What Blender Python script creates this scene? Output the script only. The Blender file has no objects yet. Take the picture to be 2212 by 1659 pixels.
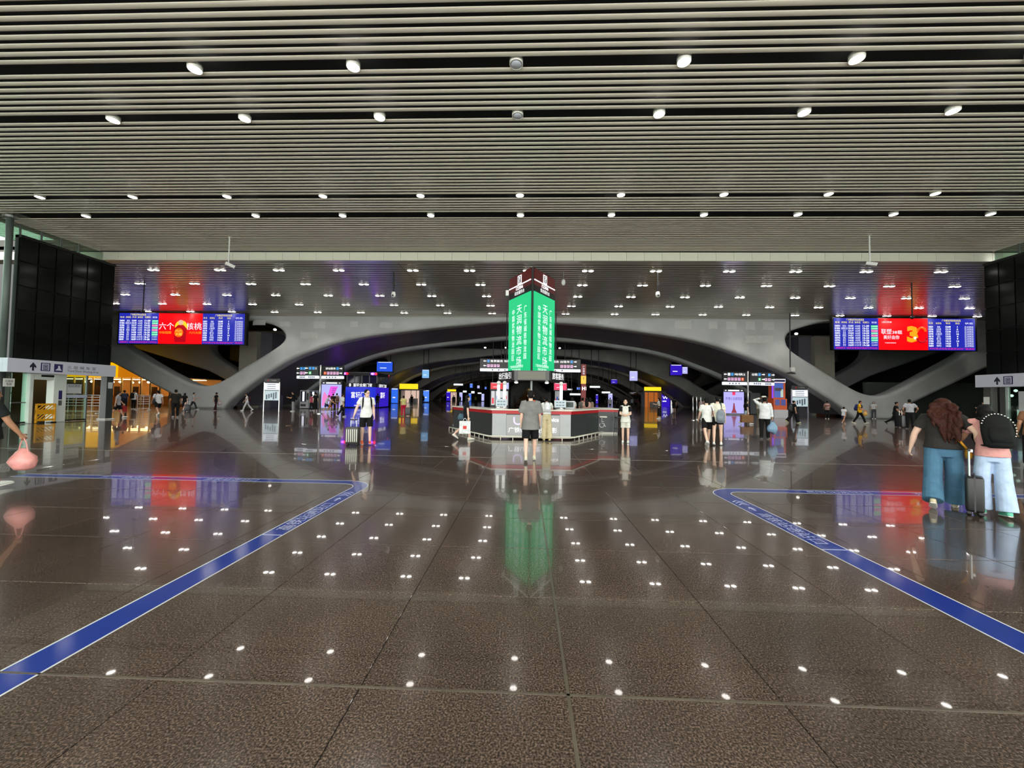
import bpy, bmesh, math, random
from mathutils import Vector, Matrix

random.seed(11)
sc = bpy.context.scene
C = sc.collection
PI = math.pi

# ------------------------------------------------------------------ camera
W, H, FPX, EYE = 2212.0, 1659.0, 850.0, 1.6
VX, VY, ROLL = 1135.0, 857.4, 0.0137


def _cam_axes():
    p1 = Vector(((VX - W / 2) / FPX, (VY - H / 2) / FPX, 1.0))
    p2 = Vector(((VX + 1000 - W / 2) / FPX, (VY + 1000 * ROLL - H / 2) / FPX, 1.0))
    y = p1.normalized()
    z = p1.cross(p2).normalized()
    if z.y > 0:
        z = -z
    x = y.cross(z)
    if x.x < 0:
        x = -x
    return x, y, z          # world axes expressed in the lens frame (right, down, forward)


AX, AY, AZ = _cam_axes()
cam_d = bpy.data.cameras.new('camera')
cam_d.sensor_width = 36.0
cam_d.lens = FPX / W * 36.0
cam_d.clip_start = 0.05
cam_d.clip_end = 600
cam = bpy.data.objects.new('camera', cam_d)
C.objects.link(cam)
right = Vector((AX.x, AY.x, AZ.x))
down = Vector((AX.y, AY.y, AZ.y))
fwd = Vector((AX.z, AY.z, AZ.z))
m = Matrix.Identity(4)
for i in range(3):
    m[i][0], m[i][1], m[i][2] = right[i], -down[i], -fwd[i]
m[2][3] = EYE
cam.matrix_world = m
sc.camera = cam

# ------------------------------------------------------------------ daylight and exposure
world = bpy.data.worlds.new('daylight')
world.use_nodes = True
sc.world = world
bg = world.node_tree.nodes['Background']
bg.inputs[0].default_value = (0.99, 1.0, 0.965, 1)
bg.inputs[1].default_value = 5.0
sc.view_settings.view_transform = 'Standard'
sc.view_settings.look = 'None'
sc.view_settings.exposure = 0.0
sc.view_settings.gamma = 1.0
sc.view_settings.use_curve_mapping = False
sc.cycles.use_light_tree = False
sc.cycles.max_bounces = 6
sc.cycles.diffuse_bounces = 3
sc.cycles.glossy_bounces = 3
sc.cycles.transmission_bounces = 4
sc.cycles.transparent_max_bounces = 6
sc.cycles.caustics_reflective = False
sc.cycles.caustics_refractive = False
LAMP = 24.0       # emission of a ceiling lamp lens
BEAM_ONE, BEAM_TWIN, BEAM_BAY = 260.0, 330.0, 330.0     # beams of the downlights and of the added bay lamps


# ------------------------------------------------------------------ survey helpers: photo point + known plane -> place in the hall
def ray(px, py):
    c = Vector(((px - W / 2) / FPX, (py - H / 2) / FPX, 1.0))
    return Vector((AX.dot(c), AY.dot(c), AZ.dot(c)))


def at(px, py, Y):
    d = ray(px, py)
    d = d * (Y / d.y)
    return Vector((d.x, d.y, d.z + EYE))


def onz(px, py, z=0.0):
    d = ray(px, py)
    d = d * ((z - EYE) / d.z)
    return Vector((d.x, d.y, d.z + EYE))


def onx(px, py, X):
    d = ray(px, py)
    d = d * (X / d.x)
    return Vector((d.x, d.y, d.z + EYE))


def ground(px, py):
    p = onz(px, py, 0.0)
    return Vector((p.x, p.y, 0.0))


# ------------------------------------------------------------------ materials
def lin(c):
    r = []
    for v in c:
        v = v / 255.0
        r.append(v / 12.92 if v <= 0.04045 else ((v + 0.055) / 1.055) ** 2.4)
    return (r[0], r[1], r[2], 1.0)


_mats = {}


def M(name, c=(128, 128, 128), rough=0.5, metal=0.0, emit=0.0, noise=0.0, scale=6.0, bump=0.0, spec=0.5, coat=0.0, alpha=1.0):
    if name in _mats:
        return _mats[name]
    mt = bpy.data.materials.new(name)
    mt.use_nodes = True
    nt = mt.node_tree
    b = nt.nodes['Principled BSDF']
    col = lin(c)
    b.inputs['Roughness'].default_value = rough
    b.inputs['Metallic'].default_value = metal
    b.inputs['Specular IOR Level'].default_value = spec
    b.inputs['Coat Weight'].default_value = coat
    b.inputs['Alpha'].default_value = alpha
    if emit > 0:
        b.inputs['Base Color'].default_value = (0.01, 0.01, 0.01, 1)
        b.inputs['Emission Color'].default_value = col
        b.inputs['Emission Strength'].default_value = emit
        b.inputs['Roughness'].default_value = 0.3
    else:
        b.inputs['Base Color'].default_value = col
    if (noise > 0 or bump > 0) and emit <= 0:
        tc = nt.nodes.new('ShaderNodeTexCoord')
        nz = nt.nodes.new('ShaderNodeTexNoise')
        nz.inputs['Scale'].default_value = scale
        nz.inputs['Detail'].default_value = 4
        nt.links.new(tc.outputs['Object'], nz.inputs['Vector'])
        if noise > 0:
            rp = nt.nodes.new('ShaderNodeValToRGB')
            rp.color_ramp.elements[0].position = 0.3
            rp.color_ramp.elements[1].position = 0.7
            rp.color_ramp.elements[0].color = tuple(v * (1 - noise) for v in col[:3]) + (1,)
            rp.color_ramp.elements[1].color = tuple(min(1, v * (1 + noise)) for v in col[:3]) + (1,)
            nt.links.new(nz.outputs['Fac'], rp.inputs['Fac'])
            nt.links.new(rp.outputs['Color'], b.inputs['Base Color'])
        if bump > 0:
            bp = nt.nodes.new('ShaderNodeBump')
            bp.inputs['Strength'].default_value = bump
            bp.inputs['Distance'].default_value = 0.02
            nt.links.new(nz.outputs['Fac'], bp.inputs['Height'])
            nt.links.new(bp.outputs['Normal'], b.inputs['Normal'])
    _mats[name] = mt
    return mt


SAMPLED = ('lit_lamp_lens', 'added_bay_lamp', 'warm_lamp', 'green_screen', 'board_blue', 'advert_red', 'yellow_sign_light', 'booth_blue', 'red_lamp', 'violet_lamp', 'far_lamp', 'advert_pale_blue', 'advert_soft_violet')


def glow(name, c, s=1.0):
    mt = M(name, c, emit=s)
    if name not in SAMPLED:        # small print and far screens are found by the rays themselves
        mt.cycles.emission_sampling = 'NONE'
    return mt


def cloth(c, key=None):
    return M('cloth_%d_%d_%d' % tuple(c), c, rough=0.85, noise=0.14, scale=9, bump=0.55, spec=0.2)


def granite():
    mt = bpy.data.materials.new('polished_granite')
    mt.use_nodes = True
    nt = mt.node_tree
    b = nt.nodes['Principled BSDF']
    ge = nt.nodes.new('ShaderNodeNewGeometry')
    n1 = nt.nodes.new('ShaderNodeTexNoise')
    n1.inputs['Scale'].default_value = 95
    n1.inputs['Detail'].default_value = 3
    n1.inputs['Roughness'].default_value = 0.6
    n2 = nt.nodes.new('ShaderNodeTexNoise')
    n2.inputs['Scale'].default_value = 1.3
    n2.inputs['Detail'].default_value = 3
    nt.links.new(ge.outputs['Position'], n1.inputs['Vector'])
    nt.links.new(ge.outputs['Position'], n2.inputs['Vector'])
    r1 = nt.nodes.new('ShaderNodeValToRGB')
    e = r1.color_ramp.elements
    e[0].position, e[0].color = 0.34, lin((28, 22, 19))
    e[1].position, e[1].color = 0.68, lin((126, 109, 98))
    k = e.new(0.5)
    k.color = lin((72, 59, 52))
    nt.links.new(n1.outputs['Fac'], r1.inputs['Fac'])
    r2 = nt.nodes.new('ShaderNodeValToRGB')
    r2.color_ramp.elements[0].position, r2.color_ramp.elements[0].color = 0.3, (0.78, 0.78, 0.78, 1)
    r2.color_ramp.elements[1].position, r2.color_ramp.elements[1].color = 0.7, (1.1, 1.07, 1.04, 1)
    nt.links.new(n2.outputs['Fac'], r2.inputs['Fac'])
    oi = nt.nodes.new('ShaderNodeObjectInfo')
    mr = nt.nodes.new('ShaderNodeMapRange')
    mr.inputs['To Min'].default_value = 0.9
    mr.inputs['To Max'].default_value = 1.08
    nt.links.new(oi.outputs['Random'], mr.inputs['Value'])
    mx = nt.nodes.new('ShaderNodeMix')
    mx.data_type = 'RGBA'
    mx.blend_type = 'MULTIPLY'
    mx.inputs['Factor'].default_value = 1
    nt.links.new(r1.outputs['Color'], mx.inputs['A'])
    nt.links.new(r2.outputs['Color'], mx.inputs['B'])
    mx2 = nt.nodes.new('ShaderNodeMix')
    mx2.data_type = 'RGBA'
    mx2.blend_type = 'MULTIPLY'
    mx2.inputs['Factor'].default_value = 1
    nt.links.new(mx.outputs['Result'], mx2.inputs['A'])
    nt.links.new(mr.outputs['Result'], mx2.inputs['B'])
    nt.links.new(mx2.outputs['Result'], b.inputs['Base Color'])
    b.inputs['Roughness'].default_value = 0.17
    b.inputs['Coat Weight'].default_value = 0.5
    b.inputs['Coat Roughness'].default_value = 0.025
    b.inputs['IOR'].default_value = 1.52
    return mt


def thin_glass(name, tint, clear=0.8, rough=0.03):
    mt = bpy.data.materials.new(name)
    mt.use_nodes = True
    nt = mt.node_tree
    nt.nodes.clear()
    o = nt.nodes.new('ShaderNodeOutputMaterial')
    t = nt.nodes.new('ShaderNodeBsdfTransparent')
    t.inputs[0].default_value = lin(tint)
    g = nt.nodes.new('ShaderNodeBsdfGlossy')
    g.inputs['Roughness'].default_value = rough
    g.inputs['Color'].default_value = (0.8, 0.85, 0.82, 1)
    mx = nt.nodes.new('ShaderNodeMixShader')
    mx.inputs[0].default_value = 1 - clear
    nt.links.new(t.outputs[0], mx.inputs[1])
    nt.links.new(g.outputs[0], mx.inputs[2])
    nt.links.new(mx.outputs[0], o.inputs[0])
    return mt


GRANITE = granite()
CONCRETE = M('smooth_concrete', (190, 193, 190), rough=0.55, noise=0.10, scale=0.6, bump=0.08)
CONCRETE_B = M('grey_concrete', (176, 174, 168), rough=0.6, noise=0.12, scale=0.7, bump=0.08)
PLASTER = M('repair_plaster', (206, 208, 204), rough=0.7, noise=0.05, scale=3)
SLAT = M('painted_aluminium_slat', (236, 229, 210), rough=0.36, metal=0.12, noise=0.04, scale=0.5)
SLAT_R = M('satin_aluminium_slat', (232, 226, 212), rough=0.19, metal=0.5, noise=0.04, scale=0.5)
VOID = M('ceiling_void', (12, 12, 12), rough=0.9)
FASCIA = M('fascia_panel', (206, 204, 186), rough=0.5, noise=0.03, scale=2)
BLACK = M('black_metal', (14, 14, 15), rough=0.4)
DARK = M('charcoal_panel', (44, 45, 46), rough=0.4, noise=0.05, scale=4)
GREY = M('grey_metal', (120, 122, 122), rough=0.35, metal=0.6)
STEEL = M('brushed_steel', (190, 190, 188), rough=0.28, metal=0.9)
WHITE = M('white_paint', (222, 222, 218), rough=0.45)
OFFW = M('offwhite_panel', (196, 198, 200), rough=0.5, noise=0.03)
DARKGLASS = M('dark_glass', (20, 22, 20), rough=0.14, spec=0.15, noise=0.3, scale=0.4)
BLACKGLASS = M('black_mirror_glass', (4, 4, 5), rough=0.04, spec=0.6)
FRAME = M('dark_mullion', (8, 9, 9), rough=0.5)
CLEAR = thin_glass('clear_glass', (225, 245, 235), 0.86)
GREENGLASS = thin_glass('green_glass', (150, 176, 160), 0.6)
LENS = glow('lit_lamp_lens', (255, 250, 244), LAMP)
LENS_OFF = M('unlit_lamp_lens', (200, 205, 215), rough=0.15)
WGLOW = glow('white_glow', (255, 255, 255), 1.6)
WSIGN = glow('white_sign_light', (240, 246, 255), 1.15)
TRIMW = M('lamp_ring', (225, 222, 210), rough=0.3)


# ------------------------------------------------------------------ mesh builder
class MB:
    def __init__(self):
        self.bm = bmesh.new()

    def box(self, x0, x1, y0, y1, z0, z1, bev=0.0, seg=2):
        r = bmesh.ops.create_cube(self.bm, size=1.0, matrix=Matrix.Translation(((x0 + x1) / 2, (y0 + y1) / 2, (z0 + z1) / 2)) @ Matrix.Diagonal((abs(x1 - x0), abs(y1 - y0), abs(z1 - z0), 1)))
        if bev > 0:
            es = list({e for v in r['verts'] for e in v.link_edges})
            bmesh.ops.bevel(self.bm, geom=es, offset=bev, segments=seg, affect='EDGES', profile=0.5)
        return self

    def tube(self, pts, r, n=10, cap=True):
        pts = [Vector(p) for p in pts]
        rs = r if isinstance(r, (list, tuple)) else [r] * len(pts)
        rings = []
        for i, p in enumerate(pts):
            if i == 0:
                t = pts[1] - pts[0]
            elif i == len(pts) - 1:
                t = pts[-1] - pts[-2]
            else:
                t = (pts[i + 1] - pts[i]).normalized() + (pts[i] - pts[i - 1]).normalized()
            t = t.normalized() if t.length > 1e-9 else Vector((0, 0, 1))
            a = Vector((0, 0, 1)) if abs(t.z) < 0.9 else Vector((0, 1, 0))
            u = a.cross(t).normalized()
            v = t.cross(u)
            rings.append([self.bm.verts.new(p + (u * math.cos(2 * PI * k / n) + v * math.sin(2 * PI * k / n)) * rs[i]) for k in range(n)])
        self._skin(rings, n, cap)
        return self

    def _skin(self, rings, n, cap=True):
        for a, b in zip(rings[:-1], rings[1:]):
            for k in range(n):
                self.bm.faces.new((a[k], a[(k + 1) % n], b[(k + 1) % n], b[k]))
        if cap:
            self.bm.faces.new(rings[0][::-1])
            self.bm.faces.new(rings[-1])

    def loft(self, rings, right=(1, 0, 0), n=14):
        """rings: (centre, rx, ry[, tangent])"""
        rg = Vector(right)
        out = []
        cs = [Vector(r[0]) for r in rings]
        for i, r in enumerate(rings):
            if len(r) > 3:
                t = Vector(r[3])
            elif i == 0:
                t = cs[1] - cs[0]
            elif i == len(rings) - 1:
                t = cs[-1] - cs[-2]
            else:
                t = (cs[i + 1] - cs[i]).normalized() + (cs[i] - cs[i - 1]).normalized()
            t = t.normalized() if t.length > 1e-9 else Vector((0, 0, 1))
            x = rg - t * rg.dot(t)
            if x.length < 1e-3:
                x = Vector((0, 1, 0)) - t * t.y
            x.normalize()
            y = t.cross(x)
            out.append([self.bm.verts.new(cs[i] + x * (r[1] * math.cos(2 * PI * k / n)) + y * (r[2] * math.sin(2 * PI * k / n))) for k in range(n)])
        self._skin(out, n)
        return self

    def ball(self, c, rx, ry, rz, rot=None, u=14, v=10):
        mt = Matrix.Translation(Vector(c))
        if rot is not None:
            mt = mt @ rot
        bmesh.ops.create_uvsphere(self.bm, u_segments=u, v_segments=v, radius=1.0, matrix=mt @ Matrix.Diagonal((rx, ry, rz, 1)))
        return self

    def prism(self, pts, z0, z1):
        """closed outline in x,y extruded up"""
        a = [self.bm.verts.new((p[0], p[1], z0)) for p in pts]
        b = [self.bm.verts.new((p[0], p[1], z1)) for p in pts]
        n = len(pts)
        self.bm.faces.new(a[::-1])
        self.bm.faces.new(b)
        for k in range(n):
            self.bm.faces.new((a[k], a[(k + 1) % n], b[(k + 1) % n], b[k]))
        return self

    def plate(self, pts, y0, y1):
        """closed outline in x,z with depth along y"""
        a = [self.bm.verts.new((p[0], y0, p[1])) for p in pts]
        b = [self.bm.verts.new((p[0], y1, p[1])) for p in pts]
        n = len(pts)
        self.bm.faces.new(a)
        self.bm.faces.new(b[::-1])
        for k in range(n):
            self.bm.faces.new((a[k], b[k], b[(k + 1) % n], a[(k + 1) % n]))
        return self

    def disc(self, c, r, h, n=16, axis='Z'):
        mt = Matrix.Translation(Vector(c))
        if axis == 'Y':
            mt = mt @ Matrix.Rotation(PI / 2, 4, 'X')
        if axis == 'X':
            mt = mt @ Matrix.Rotation(PI / 2, 4, 'Y')
        bmesh.ops.create_cone(self.bm, cap_ends=True, segments=n, radius1=r, radius2=r, depth=h, matrix=mt)
        return self

    def mesh(self, name, mat=None, smooth=False):
        bmesh.ops.recalc_face_normals(self.bm, faces=self.bm.faces)
        me = bpy.data.meshes.new(name)
        self.bm.to_mesh(me)
        self.bm.free()
        if mat:
            me.materials.append(mat)
        if smooth:
            me.polygons.foreach_set('use_smooth', [True] * len(me.polygons))
        return me

    def build(self, name, mat, parent=None, smooth=False):
        return add(name, self.mesh(name, mat, smooth), parent)


def add(name, data, parent=None, loc=None, rotz=None):
    o = bpy.data.objects.new(name, data)
    C.objects.link(o)
    if parent is not None:
        o.parent = parent
    if loc is not None:
        o.location = loc
    if rotz is not None:
        o.rotation_euler = (0, 0, rotz)
    return o


def thing(name, label, cat, loc=(0, 0, 0), rotz=0.0, group=None):
    o = add(name, None, None, loc, rotz)
    o.empty_display_size = 0.2
    o['label'] = label
    o['category'] = cat
    if group:
        o['group'] = group
    return o


def tag(o, label, cat, group=None):
    o['label'] = label
    o['category'] = cat
    if group:
        o['group'] = group
    return o


def struct(o, label=None):
    o['kind'] = 'structure'
    if label:
        o['label'] = label
    return o


def copy_tree(o, parent=None):
    c = o.copy()
    C.objects.link(c)
    c.parent = parent
    for ch in list(o.children):
        copy_tree(ch, c)
    return c


def B(parent, name, mat, x0, x1, y0, y1, z0, z1, bev=0.0):
    return MB().box(x0, x1, y0, y1, z0, z1, bev).build(name, mat, parent)


TEXTS = []


def text(parent, s, x, z, y, w, h, mat, name='lettering', bold=0.0, flat=False, roty=0.0, keep=False):
    """lettering fitted to a w x h box centred on x,z of the parent's front (facing -y)"""
    cu = bpy.data.curves.new(name, 'FONT')
    cu.body = s
    cu.align_x = 'CENTER'
    cu.resolution_u = 2
    cu.size = 1.0
    cu.space_line = 1.05
    if bold:
        cu.offset = 0.0 if any(ord(ch) > 0x2e80 for ch in s) else bold
    o = bpy.data.objects.new('tmp_text', cu)
    C.objects.link(o)
    TEXTS.append((o, parent, name, x, y, z, w, h, mat, flat, roty, keep))


def vtext(s):
    return '\n'.join(s)


ORD = ['first', 'second', 'third', 'fourth', 'fifth', 'sixth', 'seventh', 'eighth', 'ninth', 'tenth', 'eleventh', 'twelfth', 'thirteenth', 'fourteenth', 'fifteenth', 'sixteenth']

# ================================================================== THE SETTING
# ------------------------------------------------------------------ floor
fl = MB().box(-60, 60, -8, 175, -0.35, -0.006).build('floor', M('joint_bed', (20, 17, 15), rough=0.8))
struct(fl, 'polished brown granite floor of the station hall')
TP, TQ = 1.135, 1.02
X0, Y0 = 0.25, 2.18


def tile_mesh(name):
    g = 0.0028
    b = 0.0028
    mb = MB()
    vs0 = [(-TP / 2 + g, -TQ / 2 + g), (TP / 2 - g, -TQ / 2 + g), (TP / 2 - g, TQ / 2 - g), (-TP / 2 + g, TQ / 2 - g)]
    lo = [mb.bm.verts.new((x, y, -0.02)) for x, y in vs0]
    mid = [mb.bm.verts.new((x, y, -b)) for x, y in vs0]
    up = [mb.bm.verts.new((x - math.copysign(b, x), y - math.copysign(b, y), 0.0)) for x, y in vs0]
    mb.bm.faces.new(up)
    for k in range(4):
        j = (k + 1) % 4
        mb.bm.faces.new((lo[k], lo[j], mid[j], mid[k]))
        mb.bm.faces.new((mid[k], mid[j], up[j], up[k]))
    return mb.mesh(name, GRANITE)


tile_me = tile_mesh('granite_tile')
cand = []
for j in range(-1, 40):
    for i in range(-30, 30):
        cx = X0 + TP * (i + 0.5)
        cy = Y0 + TQ * (j + 0.5)
        cand.append((cx, cy, i, j))
vis = [c for c in cand if c[1] > 1.4 and abs(c[0] - 0.04 * c[1]) < 1.36 * c[1] + 0.9]
vis.sort(key=lambda c: c[0] ** 2 + c[1] ** 2)
near = {(c[2], c[3]) for c in vis[:300]}
rest_v, rest_f = [], []
for cx, cy, i, j in cand:
    if (i, j) in near:
        add('granite_tile', tile_me, fl, (cx, cy, 0))
    else:
        n0 = len(rest_v)
        g, q = TP / 2 - 0.003, TQ / 2 - 0.003
        rest_v += [(cx - g, cy - q, -0.02), (cx + g, cy - q, -0.02), (cx + g, cy + q, -0.02), (cx - g, cy + q, -0.02)]
        rest_v += [(cx - g, cy - q, 0), (cx + g, cy - q, 0), (cx + g, cy + q, 0), (cx - g, cy + q, 0)]
        rest_f += [(n0 + 4, n0 + 5, n0 + 6, n0 + 7)] + [(n0 + k, n0 + (k + 1) % 4, n0 + 4 + (k + 1) % 4, n0 + 4 + k) for k in range(4)]
me = bpy.data.meshes.new('granite_tiles_beyond')
me.from_pydata(rest_v, [], rest_f)
me.materials.append(GRANITE)
o = add('granite_tiles_beyond', me, fl)
o['kind'] = 'stuff'
yb = Y0 + TQ * 40
MB().box(-60, 60, yb, 175, -0.02, 0.0).build('granite_paving_far', GRANITE, fl)
mbx = MB().box(-60, X0 - 30 * TP, Y0 - TQ, yb, -0.02, 0)
mbx.box(X0 + 30 * TP, 60, Y0 - TQ, yb, -0.02, 0)
mbx.box(-60, 60, -8, Y0 - TQ, -0.02, 0)
mbx.build('granite_paving_side', GRANITE, fl)
STRIP = M('dull_brass_strip', (122, 114, 102), rough=0.35, metal=0.7, noise=0.2, scale=3)
for k, (a, b_, c_, d_) in enumerate([(X0 - 0.009, X0 + 0.009, 1.0, 38.0), (-12, 12, Y0 - 0.007, Y0 + 0.007), (-20, 20, Y0 + 8 * TQ - 0.006, Y0 + 8 * TQ + 0.006)]):
    s = MB().box(a, b_, c_, d_, -0.01, 0.0022).build('trim_%d' % (k + 1), STRIP)
    struct(s, 'thin metal joint strip set in the granite floor')

# ------------------------------------------------------------------ ceilings
ZF, ZR, YF, YW = 9.8, 9.3, 22.05, 38.0


def slat_mesh(name, length, w, h, mat, n=8, bow=0.6):
    mb = MB()
    prof = [(-w / 2 + h * 0.2, h)]
    for k in range(0, n + 1):
        a = PI * k / n
        prof.append((-w / 2 * math.cos(a), bow * h * (1 - math.sin(a))))
    prof += [(w / 2 - h * 0.2, h)]
    a = [mb.bm.verts.new((-length / 2, y, z)) for y, z in prof]
    b = [mb.bm.verts.new((length / 2, y, z)) for y, z in prof]
    for k in range(len(prof)):
        j = (k + 1) % len(prof)
        mb.bm.faces.new((a[k], b[k], b[j], a[j]))
    me_ = mb.mesh(name, mat, smooth=True)
    me_.polygons[len(prof) - 1].use_smooth = False
    me_.set_sharp_from_angle(angle=0.7)
    return me_


ceil = MB().box(-25.6, 25.6, -7, YF, ZF + 0.55, ZF + 0.8).build('ceiling', VOID)
struct(ceil, 'pale linear slat ceiling over the near half of the hall')
ROWS_F = [9.44, 11.22, 15.76, 17.52]
sm = slat_mesh('slat', 50.6, 0.13, 0.022, SLAT)
pitch = 0.222
y = 3.4
k = 0
while y < YF - 0.12:
    if min(abs(y - r) for r in ROWS_F) > 0.15:
        add('slat', sm, ceil, (0.1, y, ZF))
    y += pitch
MB().box(-25.2, 25.4, -7, 3.2, ZF + 0.02, ZF + 0.1).build('soffit_board', SLAT, ceil)
for k, X in enumerate((-25.35, 25.55)):
    o = MB().box(X - 0.25, X + 0.25, -7, YF, ZF - 0.05, ZF + 0.5).build('trim_%d' % (4 + k), M('edge_beam', (150, 150, 138), rough=0.5))
    struct(o, 'grey metal edge beam along the side of the slat ceiling')

ceil2 = MB().box(-57, 57, YF, YW + 0.5, ZR + 0.6, ZR + 0.8).build('ceiling_rear', VOID)
struct(ceil2, 'lower satin slat ceiling over the far half of the hall')
pr = 0.405
XS = -7.55
la, lb = XS - 0.02 + 45, 45 - XS - 0.02
sa = slat_mesh('slat', la, 0.26, 0.014, SLAT_R, 10, 0.4)
sb = slat_mesh('slat', lb, 0.26, 0.014, SLAT_R, 10, 0.4)
y = YF + 0.55
while y < YW - 0.05:
    add('slat', sa, ceil2, (-45 + la / 2, y, ZR))
    add('slat', sb, ceil2, (45 - lb / 2, y, ZR))
    y += pr
MB().box(-45, 45, YF + 0.02, YF + 0.36, ZR, ZR + 0.1).build('soffit_board', SLAT_R, ceil2)
MB().box(-45, 45, YW - 0.12, YW - 0.0, ZR - 0.02, ZR + 0.3).build('soffit_board', SLAT_R, ceil2)

fas = MB().box(-40, 40, YF + 0.0, YF + 0.18, ZR + 0.01, ZF + 0.7).build('trim_6', M('fascia_back', (60, 60, 55), rough=0.7))
struct(fas, 'pale panelled fascia where the slat ceiling steps down')
fp = MB().box(-0.487, 0.487, -0.03, 0.0, 0, 0.47, 0.004).mesh('fascia_panel', FASCIA)
for k in range(-36, 37):
    add('fascia_panel', fp, fas, (0.15 + k * 0.985, YF, ZR))

# ------------------------------------------------------------------ arched concrete frame, traced on its own plane
ARCH_L = [(481, 881), (501, 862), (527, 841), (552, 822), (577, 806), (618, 781), (653, 765), (716, 743), (780, 728), (856, 718), (940, 708), (1010, 701), (1094, 693)]
ARCH_R = [(1201, 696), (1274, 702), (1330, 709), (1400, 719), (1465, 728), (1520, 740), (1554, 749), (1630, 777), (1693, 802), (1750, 835), (1810, 873), (1848, 904)]


def xz(px, py, Y=YW):
    p = at(px, py, Y)
    return (p.x, p.z)


arch = [xz(*p) for p in ARCH_L + ARCH_R]
arch[0] = (arch[0][0], -0.05)
arch[-1] = (arch[-1][0], -0.05)


def smooth_pts(pts, closed=False, it=2):
    for _ in range(it):
        out = []
        n = len(pts)
        rng = range(n) if closed else range(n - 1)
        if not closed:
            out.append(pts[0])
        for i in rng:
            a, b = pts[i], pts[(i + 1) % n]
            out.append((a[0] * 0.75 + b[0] * 0.25, a[1] * 0.75 + b[1] * 0.25))
            out.append((a[0] * 0.25 + b[0] * 0.75, a[1] * 0.25 + b[1] * 0.75))
        if not closed:
            out.append(pts[-1])
        pts = out
    return pts


arch_s = smooth_pts(arch)
HOLE_L = [(531, 688), (577, 697), (602, 707), (616, 722), (613, 737), (592, 753), (557, 775), (526, 793), (489, 817), (463, 830), (443, 834), (420, 831), (400, 824), (331, 787), (286, 759), (262, 744), (249, 728), (246, 712), (256, 698), (300, 688), (400, 684)]
HOLE_R = [(1697, 733), (1704, 719), (1719, 711), (1764, 698), (1800, 692), (1900, 690), (2000, 690), (2080, 696), (2112, 708), (2117, 725), (2112, 741), (2092, 761), (2056, 781), (1980, 822), (1929, 849), (1904, 855), (1879, 854), (1853, 846), (1802, 816), (1752, 784), (1706, 756)]
hole_l = smooth_pts([xz(*p) for p in HOLE_L], True)
hole_r = smooth_pts([xz(*p) for p in HOLE_R], True)
ol = xz(241, 784)
orr = xz(2129, 797)
left_foot = [xz(398, 881), xz(371, 853)]
right_foot = [xz(1925, 906), xz(1970, 873)]
outer = [(-52, 10.1), (52, 10.1), (52, orr[1] + 3.4), orr, right_foot[1], (right_foot[0][0], -0.05)] + arch_s[::-1] + [(left_foot[0][0], -0.05), left_foot[1], ol, (-52, ol[1] + 3.0)]


def frame_curve(name, loops, depth, bevel):
    cu = bpy.data.curves.new(name, 'CURVE')
    cu.dimensions = '2D'
    cu.fill_mode = 'BOTH'
    cu.extrude = depth / 2 - bevel
    cu.bevel_depth = bevel
    cu.bevel_resolution = 3
    cu.offset = -bevel
    for lp in loops:
        sp = cu.splines.new('POLY')
        sp.points.add(len(lp) - 1)
        for q, p in zip(sp.points, lp):
            q.co = (p[0], p[1], 0, 1)
        sp.use_cyclic_u = True
    o = bpy.data.objects.new('tmp', cu)
    C.objects.link(o)
    bpy.context.view_layer.update()
    me = bpy.data.meshes.new_from_object(o.evaluated_get(bpy.context.evaluated_depsgraph_get()))
    bpy.data.objects.remove(o)
    me.transform(Matrix.Rotation(PI / 2, 4, 'X'))
    me.name = name
    me.materials.clear()
    return me


DEP = 1.5
fm = frame_curve('arch_frame', [outer, hole_l, hole_r], DEP, 0.28)
fm.materials.append(CONCRETE)
for p in fm.polygons:
    p.use_smooth = True
fm2 = fm.copy()
fm2.materials.clear()
fm2.materials.append(CONCRETE_B)
AY_ = [38.0, 50.0, 67.0, 79.0, 96.0, 108.0, 125.0, 137.0]
walls = []
for k, Y in enumerate(AY_):
    o = add('wall_arch_%d' % (k + 1), fm if k < 2 else fm2, None, (0, Y + DEP / 2, 0))
    struct(o, 'smooth grey concrete arch frame on splayed legs across the hall' if k == 0 else 'concrete arch frame further down the hall')
    walls.append(o)
# curved vault soffits linking the paired frames
off = []
for i, p in enumerate(arch_s):
    a = arch_s[max(0, i - 1)]
    b = arch_s[min(len(arch_s) - 1, i + 1)]
    t = Vector((b[0] - a[0], b[1] - a[1])).normalized()
    off.append((p[0] - t.y * 0.42, p[1] + t.x * 0.42))
mb = MB()
for y0, y1 in ((0.3, 12.4),):
    a = [mb.bm.verts.new((p[0], y0, p[1])) for p in off]
    b = [mb.bm.verts.new((p[0], y1, p[1])) for p in off]
    a2 = [mb.bm.verts.new((p[0] * 1.0, y0, p[1] + 0.35)) for p in off]
    b2 = [mb.bm.verts.new((p[0] * 1.0, y1, p[1] + 0.35)) for p in off]
    for k in range(len(off) - 1):
        mb.bm.faces.new((a[k], a[k + 1], b[k + 1], b[k]))
        mb.bm.faces.new((a2[k], b2[k], b2[k + 1], a2[k + 1]))
VAULT = M('dark_vault_concrete', (128, 124, 128), rough=0.5, noise=0.12, scale=0.4, bump=0.06)
vm = mb.mesh('vault', VAULT, smooth=True)
for k in (0, 2, 4, 6):
    o = add('ceiling_vault_%d' % (k // 2 + 1), vm, None, (0, AY_[k] + 0.4, 0))
    struct(o, 'dark curved concrete vault between two arch frames')
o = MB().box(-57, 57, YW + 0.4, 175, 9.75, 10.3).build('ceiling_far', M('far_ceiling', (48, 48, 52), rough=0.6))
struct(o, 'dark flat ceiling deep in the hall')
SIDE = M('dark_side_wall', (70, 70, 68), rough=0.7, noise=0.1, scale=0.5)
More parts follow.
